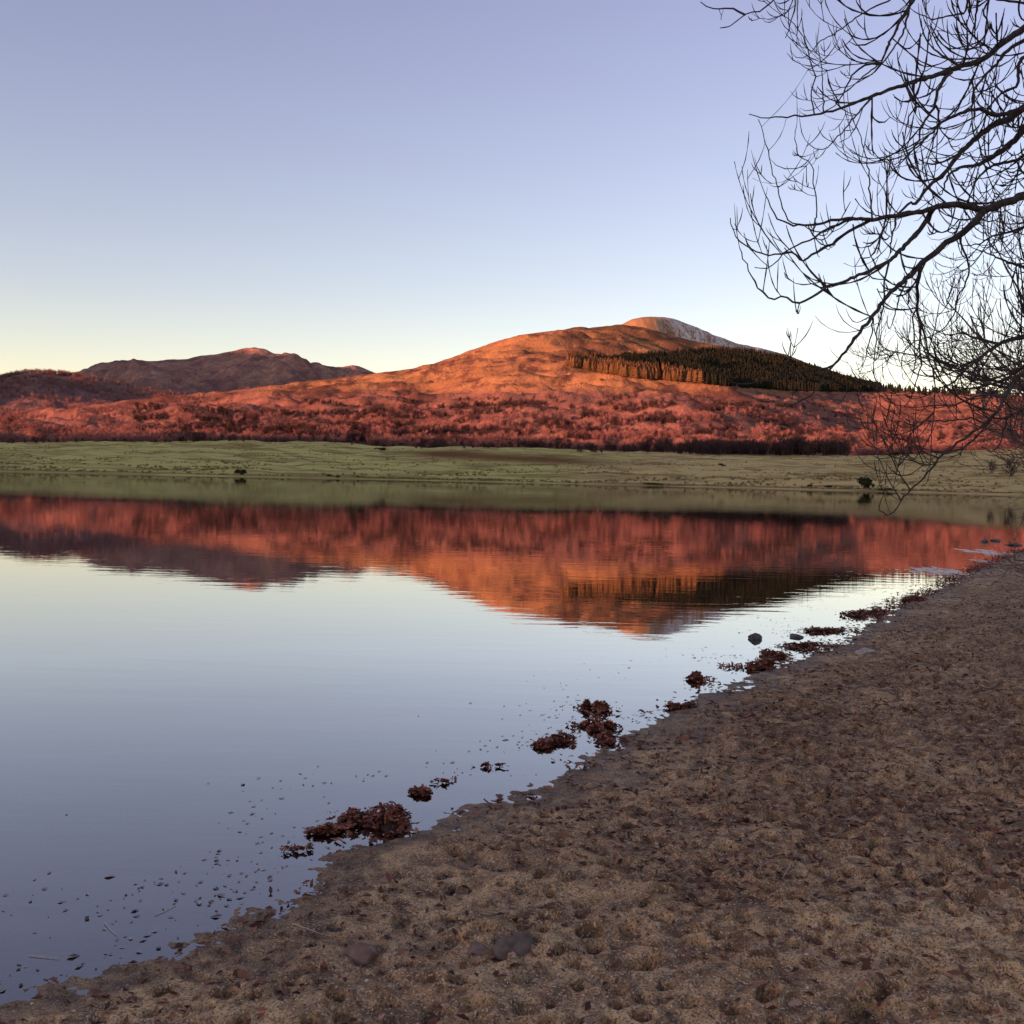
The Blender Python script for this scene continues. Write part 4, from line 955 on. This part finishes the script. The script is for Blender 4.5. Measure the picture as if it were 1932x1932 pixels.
def leaf_mass(pos, size, tilt, seed, shapes=None):
    shapes = shapes or LEAVES
    r = np.random.default_rng(seed); n = len(pos); k = r.integers(0, 5, n); parts = []
    R_ = rots(n, tilt, r)
    for j in range(5):
        m = k == j
        if not m.any(): continue
        V, F = shapes[j]
        P = np.einsum('nij,vj->nvi', R_[m], V)*size[m][:, None, None] + pos[m][:, None, :]
        FF = (F[None]+(np.arange(m.sum())*len(V))[:, None, None]).reshape(-1, 3)
        A = np.repeat(r.random(m.sum())**1.4, len(V)); parts.append((P.reshape(-1, 3), FF, A))
    return merge(parts)
# litter over the sand
n = 90000
lr = 2.6+np.abs(rng.normal(0, 1, n))*0 + 27*rng.random(n)**1.7; la = np.radians(rng.uniform(-31, 31, n))
lx, ly = lr*np.sin(la), lr*np.cos(la); ld = shore_d(lx, ly)
pat = 0.5+0.9*fbm(lx/0.8, ly/0.8, 3)
keep = (ld > 0.02) & (rng.random(n) < np.clip((pat+0.12)*np.where(lr > 5.5, 1.0, 0.06+0.94*((lr-2.6)/2.9).clip(0, 1)**2), 0.02, 1))
lx, ly, lr = lx[keep], ly[keep], lr[keep]
pos = np.stack([lx, ly, beach_z(lx, ly)+0.006], -1)
V, F, A = leaf_mass(pos, rng.uniform(0.018, 0.050, len(pos))*np.where(rng.random(len(pos)) < .2, 1.35, 0.9), 0.5, 5, SCRAPS)
me = mesh_np('leaf_litter', V, F, M_LEAF); vattr(me, 'var', A*0.75)
ob('leaf_litter', me, label='brown dead leaf litter scattered over the trampled beach', cat='leaves', kind='stuff')
pr = np.array(PRINTS); pr = pr[pr[:, 3] > 0.35]
rp = np.repeat(pr, 10, axis=0); qx_ = rp[:, 0]+rng.normal(0, 0.45, len(rp))*rp[:, 2]; qy_ = rp[:, 1]+rng.normal(0, 0.45, len(rp))*rp[:, 2]
keep = rng.random(len(rp)) < 0.62; qx_, qy_ = qx_[keep], qy_[keep]
V, F, A = leaf_mass(np.stack([qx_, qy_, beach_z(qx_, qy_)+0.004], -1), rng.uniform(0.012, 0.034, len(qx_)), 0.5, 6, SCRAPS)
me = mesh_np('sodden_leaves', V, F, M_LEAFS); vattr(me, 'var', A)
ob('sodden_leaves', me, label='blackened leaf scraps gathered in the hoof prints', cat='leaves', kind='stuff')
# single pale leaves
LEAF_ME = [mesh_np('leaf', v, f, M_LEAFP) for v, f in LEAVES]; LEAF_MB = []
for v, f in LEAVES:
    m_ = mesh_np('leaf', v, f, M_LEAF); vattr(m_, 'var', np.full(len(v), 0.95)); LEAF_MB.append(m_)
named = [(882, 1707, 'bright orange-pink leaf alone on the sand near the waterline'), (722, 1775, 'pale pink leaf beside the smooth brown stone'),
         (712, 1757, 'pale cream leaf just above the pink leaf by the brown stone'), (1545, 1587, 'rust-red leaf on the trampled sand in mid beach'),
         (1370, 1858, 'pale peach leaf pair lying near the lower edge'), (1500, 1900, 'buff leaf on the sand at the lower edge'),
         (1710, 1710, 'tan leaf standing on edge in a hoof print'), (1860, 1900, 'pale leaf in the lower corner of the beach')]
for k, (px, py, lb) in enumerate(named):
    p = on_beach(px, py); o = ob('fallen_leaf', LEAF_ME[k % 5], loc=p+np.array([0, 0, .012]), label=lb, cat='leaf', group='single fallen leaves on the sand')
    o.scale = (0.055,)*3; o.rotation_euler = (rng.normal(0, .35), rng.normal(0, .35), rng.uniform(0, 6.28))
for k in range(150):
    px, py = rng.uniform(150, 1925), 1932-rng.random()**1.3*520
    p = on_beach(px, py)
    if shore_d(p[0], p[1]) < 0.1: continue
    red = rng.random() < 0.55
    o = ob('fallen_leaf', (LEAF_MB if red else LEAF_ME)[k % 5], loc=p+np.array([0, 0, .010]),
           label='curled russet leaf lying on the trampled sand in the foreground' if red else 'curled pale buff leaf lying on the trampled sand in the foreground', cat='leaf', group='single fallen leaves on the sand')
    o.scale = (rng.uniform(0.022, 0.042),)*3; o.rotation_euler = (rng.normal(0, .5), rng.normal(0, .5), rng.uniform(0, 6.28))

# heaps of washed-up leaves at the water's edge
HEAPS = [(690, 1570, 165, 62, 'large red-brown leaf heap at the waterline nearest the camera'), (615, 1572, 70, 18, 'low ragged leaf patch at the left end of the large heap'),
 (1125, 1345, 66, 30, 'dark red leaf clump standing highest in the shallows'), (1120, 1378, 100, 30, 'red leaf clump just below the highest clump'),
 (1045, 1406, 90, 26, 'outer red leaf clump lying furthest from the beach'), (1150, 1402, 70, 30, 'red leaf clump touching the beach below the highest clump'),
 (1330, 1288, 54, 30, 'small rounded leaf clump alone in the shallows'), (1425, 1262, 120, 30, 'long leaf bank right of the rounded clump'),
 (1470, 1240, 60, 24, 'upper hump of the long leaf bank'), (1520, 1222, 110, 18, 'leaf line where the flat stone lies'), (1580, 1194, 140, 20, 'leaf line above the pale pool on the beach'),
 (1650, 1160, 140, 22, 'leaf line at the bright bay of the lake'), (1712, 1134, 90, 16, 'farthest leaf line at the bend of the beach'),
 (793, 1500, 38, 16, 'small dark leaf tuft floating off the beach'), (840, 1478, 56, 12, 'flat dark leaf raft beside the small dark tuft'),
 (925, 1450, 60, 8, 'thin raft of leaf scraps floating farthest out'), (1285, 1338, 60, 16, 'low leaf patch on the beach edge below the rounded clump'), (560, 1608, 60, 12, 'thin leaf scraps in the shallows below the large heap')]
for k, (px, py, w, h, lb) in enumerate(HEAPS):
    p = on_z(px, py, 0.0); zb = max(0.0, float(beach_z(p[0], p[1])[0])); D = np.linalg.norm(p-np.array([0, 0, CAMZ])); a = w*D/FPX/2*0.82; hh = h*D/FPX*(0.72 if h > 20 else 0.6)
    asp = max(0.45, min(1.2, hh*1.5/a)); r = np.random.default_rng(700+k)
    ang = r.uniform(0, 6.28, 900); rad = np.sqrt(r.random(900)); nb_ = 4 if w > 60 else 3; bi = r.integers(0, nb_, 900); cxs = r.uniform(-.72, .72, nb_); cys = r.uniform(-.6, .6, nb_); brs = r.uniform(.26, .6, nb_)
    ex, ey = cxs[bi]+rad*np.cos(ang)*brs[bi]*1.25, cys[bi]+rad*np.sin(ang)*brs[bi]
    st_ = r.random(900) < .2; ex = np.where(st_, r.uniform(-1.2, 1.2, 900), ex); ey = np.where(st_, r.uniform(-1.1, 1.1, 900), ey)
    dens = 0.5+1.1*fbm(ex*1.6+k*3, ey*1.6, 3) - 0.45*rad
    hgt = np.where(st_, 0.0, np.clip(1-rad**1.4, 0, 1)*(brs[bi]/brs.max())*(0.55+0.8*np.clip(noise(ex*2.2+k, ey*2.2)+.4, 0, 1))*0.60)
    m = r.random(900) < np.clip(dens+.32, 0, 1)
    n_ = min(m.sum(), int(80+1500*a) if h > 12 else int(30+260*a))
    ex, ey, hgt = ex[m][:n_], ey[m][:n_], hgt[m][:n_]
    pos = np.stack([ex*a, ey*a*asp, hgt*hh*1.0+0.006+r.uniform(-.004, .012, len(ex))], -1)
    e = ob('leaf_heap', None, loc=(p[0], p[1]+a*asp*0.5, zb), rz=math.atan2(U[1], U[0])*0.35, label=lb, cat='leaf heap', group='heaps of washed-up leaves at the waterline')
    V, F, A = leaf_mass(pos, r.uniform(0.028, 0.066, len(pos))*(1 if h > 12 else .7), 0.62 if h > 20 else 0.4, 40+k)
    me = mesh_np('leaves', V, F, M_LEAFW); vattr(me, 'var', A*0.9); ob('leaves', me, e, kind='stuff')
    # sodden core below the leaves
    g = np.linspace(-1, 1, 22); X, Y = np.meshgrid(g, g); q = np.hypot(X, Y)
    q = np.min([np.hypot((X*1.25-cxs[b])/1.25, Y*1.25-cys[b])/brs[b] for b in range(nb_)], axis=0)
    Z = np.clip(1-q**1.4, -0.4, 1)*(0.34 if h > 12 else 0.0)*hh + 0.006*noise(X*6, Y*6) - 0.03*sstep(.5, 1.1, q) - .003
    me = mesh_np('mound', np.stack([X*a*1.25, Y*a*asp*1.25, Z], -1).reshape(-1, 3), grid_faces(22, 22), M_MUCK, True); ob('mound', me, e)

# thin broken drift line of leaves along the water's edge
n = 6000; fs = 2 + 30*rng.random(n)**0.8; fd_ = rng.normal(-0.02, 0.10, n)*(1+fs*0.02)
bx = U[0]*fs + NV[0]*(np.interp(fs, ws, wn)+fd_); byy = U[1]*fs + NV[1]*(np.interp(fs, ws, wn)+fd_)
keep = rng.random(n) < np.clip(sstep(5, 11, fs)*0.75+0.08, 0, 1)*sstep(-0.25, 0.35, fbm(fs/0.9, fs*0+3.3, 3)+0.08*sstep(9, 12, fs)*4)
bx, byy = bx[keep], byy[keep]
pos = np.stack([bx, byy, np.maximum(beach_z(bx, byy), 0.0)+0.006+rng.uniform(0, .02, len(bx))], -1)
V, F, A = leaf_mass(pos, rng.uniform(0.03, 0.065, len(pos)), 0.4, 9)
me = mesh_np('drift_leaves', V, F, M_LEAFW); vattr(me, 'var', A)
ob('drift_leaves', me, label='thin broken line of red-brown leaves strewn along the waterline between the heaps', cat='leaves', kind='stuff')

# scraps floating in the shallows
n = 5200
fs = rng.uniform(0.5, 22, n); fd_ = -np.abs(rng.normal(0, 0.55, n)) - 0.02
bx = U[0]*fs + NV[0]*(np.interp(fs, ws, wn)+fd_); byy = U[1]*fs + NV[1]*(np.interp(fs, ws, wn)+fd_)
pt = fbm(bx/0.9, byy/0.9, 3); m = (rng.random(n) < np.clip(0.25+1.3*pt, 0.0, 1)) & (beach_z(bx, byy) < -0.002)
pos = np.stack([bx[m], byy[m], np.full(m.sum(), 0.002)], -1)
V, F, A = leaf_mass(pos, rng.uniform(0.010, 0.034, len(pos))*np.where(rng.random(len(pos)) < .12, 1.6, 1), 0.10, 8, SCRAPS)
V[:, 2] = 0.0006+np.maximum(V[:, 2]-0.0006, 0)*0.6
me = mesh_np('floating_scraps', V, F, M_FLOAT); vattr(me, 'var', A)
ob('floating_scraps', me, label='tiny leaf scraps and scum floating along the waterline', cat='flotsam', kind='stuff')

# pebbles and grit
n = 15000; gr_ = 2.5+9*rng.random(n)**1.6; ga = np.radians(rng.uniform(-31, 31, n)); gx, gy = gr_*np.sin(ga), gr_*np.cos(ga)
k_ = shore_d(gx, gy) > 0.0; gx, gy = gx[k_], gy[k_]
OV = np.array([(1, 0, 0), (-1, 0, 0), (0, .8, 0), (0, -.8, 0), (0, 0, .6), (0, 0, -.6)], float); OF = np.array([(0, 2, 4), (2, 1, 4), (1, 3, 4), (3, 0, 4), (2, 0, 5), (1, 2, 5), (3, 1, 5), (0, 3, 5)])
gs = rng.uniform(0.0018, 0.0042, len(gx))*np.where(rng.random(len(gx)) < .04, 2.6, 1)
V, F, A = instances(OV, OF, np.zeros(6), np.stack([gx, gy, beach_z(gx, gy)+gs*.2], -1), gs, rng.uniform(0, 6, len(gx)), rng.random(len(gx))**1.3)
me = mesh_np('gravel', V, F, M_PEB, True); vattr(me, 'var', A)
ob('gravel', me, label='pale and dark grit strewn over the trampled sand', cat='gravel', kind='stuff')

# straws and twigs
def straw(px0, py0, px1, py1, sag, wpx, m, lb, name='straw', water=False):
    a, b = on_beach(px0, py0), on_beach(px1, py1); f = np.linspace(0, 1, 12); P = a[None]*(1-f[:, None])+b[None]*f[:, None]
    d = (b-a)/np.linalg.norm(b-a); q = np.array([d[1], -d[0], 0]); P += q[None]*(sag*np.sin(f*np.pi))[:, None]
    P[:, 2] = (np.maximum(beach_z(P[:, 0], P[:, 1]), 0.0) if water else np.maximum(beach_z(P[:, 0], P[:, 1]), 0) + 0.010*np.sin(f*np.pi)) + 0.004
    V, F = tube(P, wpx*np.linalg.norm(a)/FPX*np.linspace(.34, .2, 12), 6); c = P[0]
    ob(name, mesh_np(name, V-c, F, m, True), loc=c, label=lb, cat='straw', group='straws on the shore')
straw(552, 1745, 625, 1768, 0.022, 3.0, M_STRAW, 'curved pale straw lying on the sand near the brown stone')
straw(670, 1730, 586, 1752, 0.01, 1.6, M_STRAW, 'thin faint straw above the curved pale straw')
straw(55, 1804, 112, 1810, 0.0, 2.2, M_STRAW, 'straight pale straw floating in the shallows by the frame edge', water=True)
straw(197, 1742, 221, 1766, 0.004, 2.0, M_STRAW, 'short pale straw floating above the straight one', water=True)
straw(292, 1728, 332, 1708, 0.004, 2.2, M_STRAW, 'pale straw floating near the middle of the shallow scum', water=True)
straw(1712, 1262, 1760, 1250, 0.02, 2.0, M_STRAW, 'dry pale stalk on the beach behind the pale stone')
straw(1475, 1660, 1505, 1622, 0.004, 2.2, M_STRAW, 'short tan stalk standing among hoof prints')

# pale flats in the far shallows
for k, (px, py, w, h, lb) in enumerate([(1768, 1078, 104, 16, 'largest pale flat patch in the shallows at the far beach'), (1878, 1043, 100, 11, 'long pale flat patch near the dark rocks in the far shallows'), (1857, 1059, 30, 7, 'small pale flat patch between the two larger ones')]):
    c = on_z(px, py, 0.0); D = np.hypot(c[0], c[1]); a = w*D/FPX/2; q0, q1 = on_z(px, py-h/2, 0.0), on_z(px, py+h/2, 0.0); b_ = np.linalg.norm(q0-q1)/2
    g = np.linspace(-1, 1, 40); X, Y = np.meshgrid(g, g); q = np.hypot(X, Y)
    Z = 0.016*(1-q**2) + 0.020*fbm(X*2.8+k*5, Y*1.8, 4) - 0.008
    me = mesh_np('pale_patch', np.stack([X*a*1.15, Y*b_*1.15, Z], -1).reshape(-1, 3), grid_faces(40, 40), M_FLAT, True)
    ob('pale_patch', me, loc=(c[0], c[1], 0.0), label=lb, cat='sand flat', group='pale flats in the far shallows')
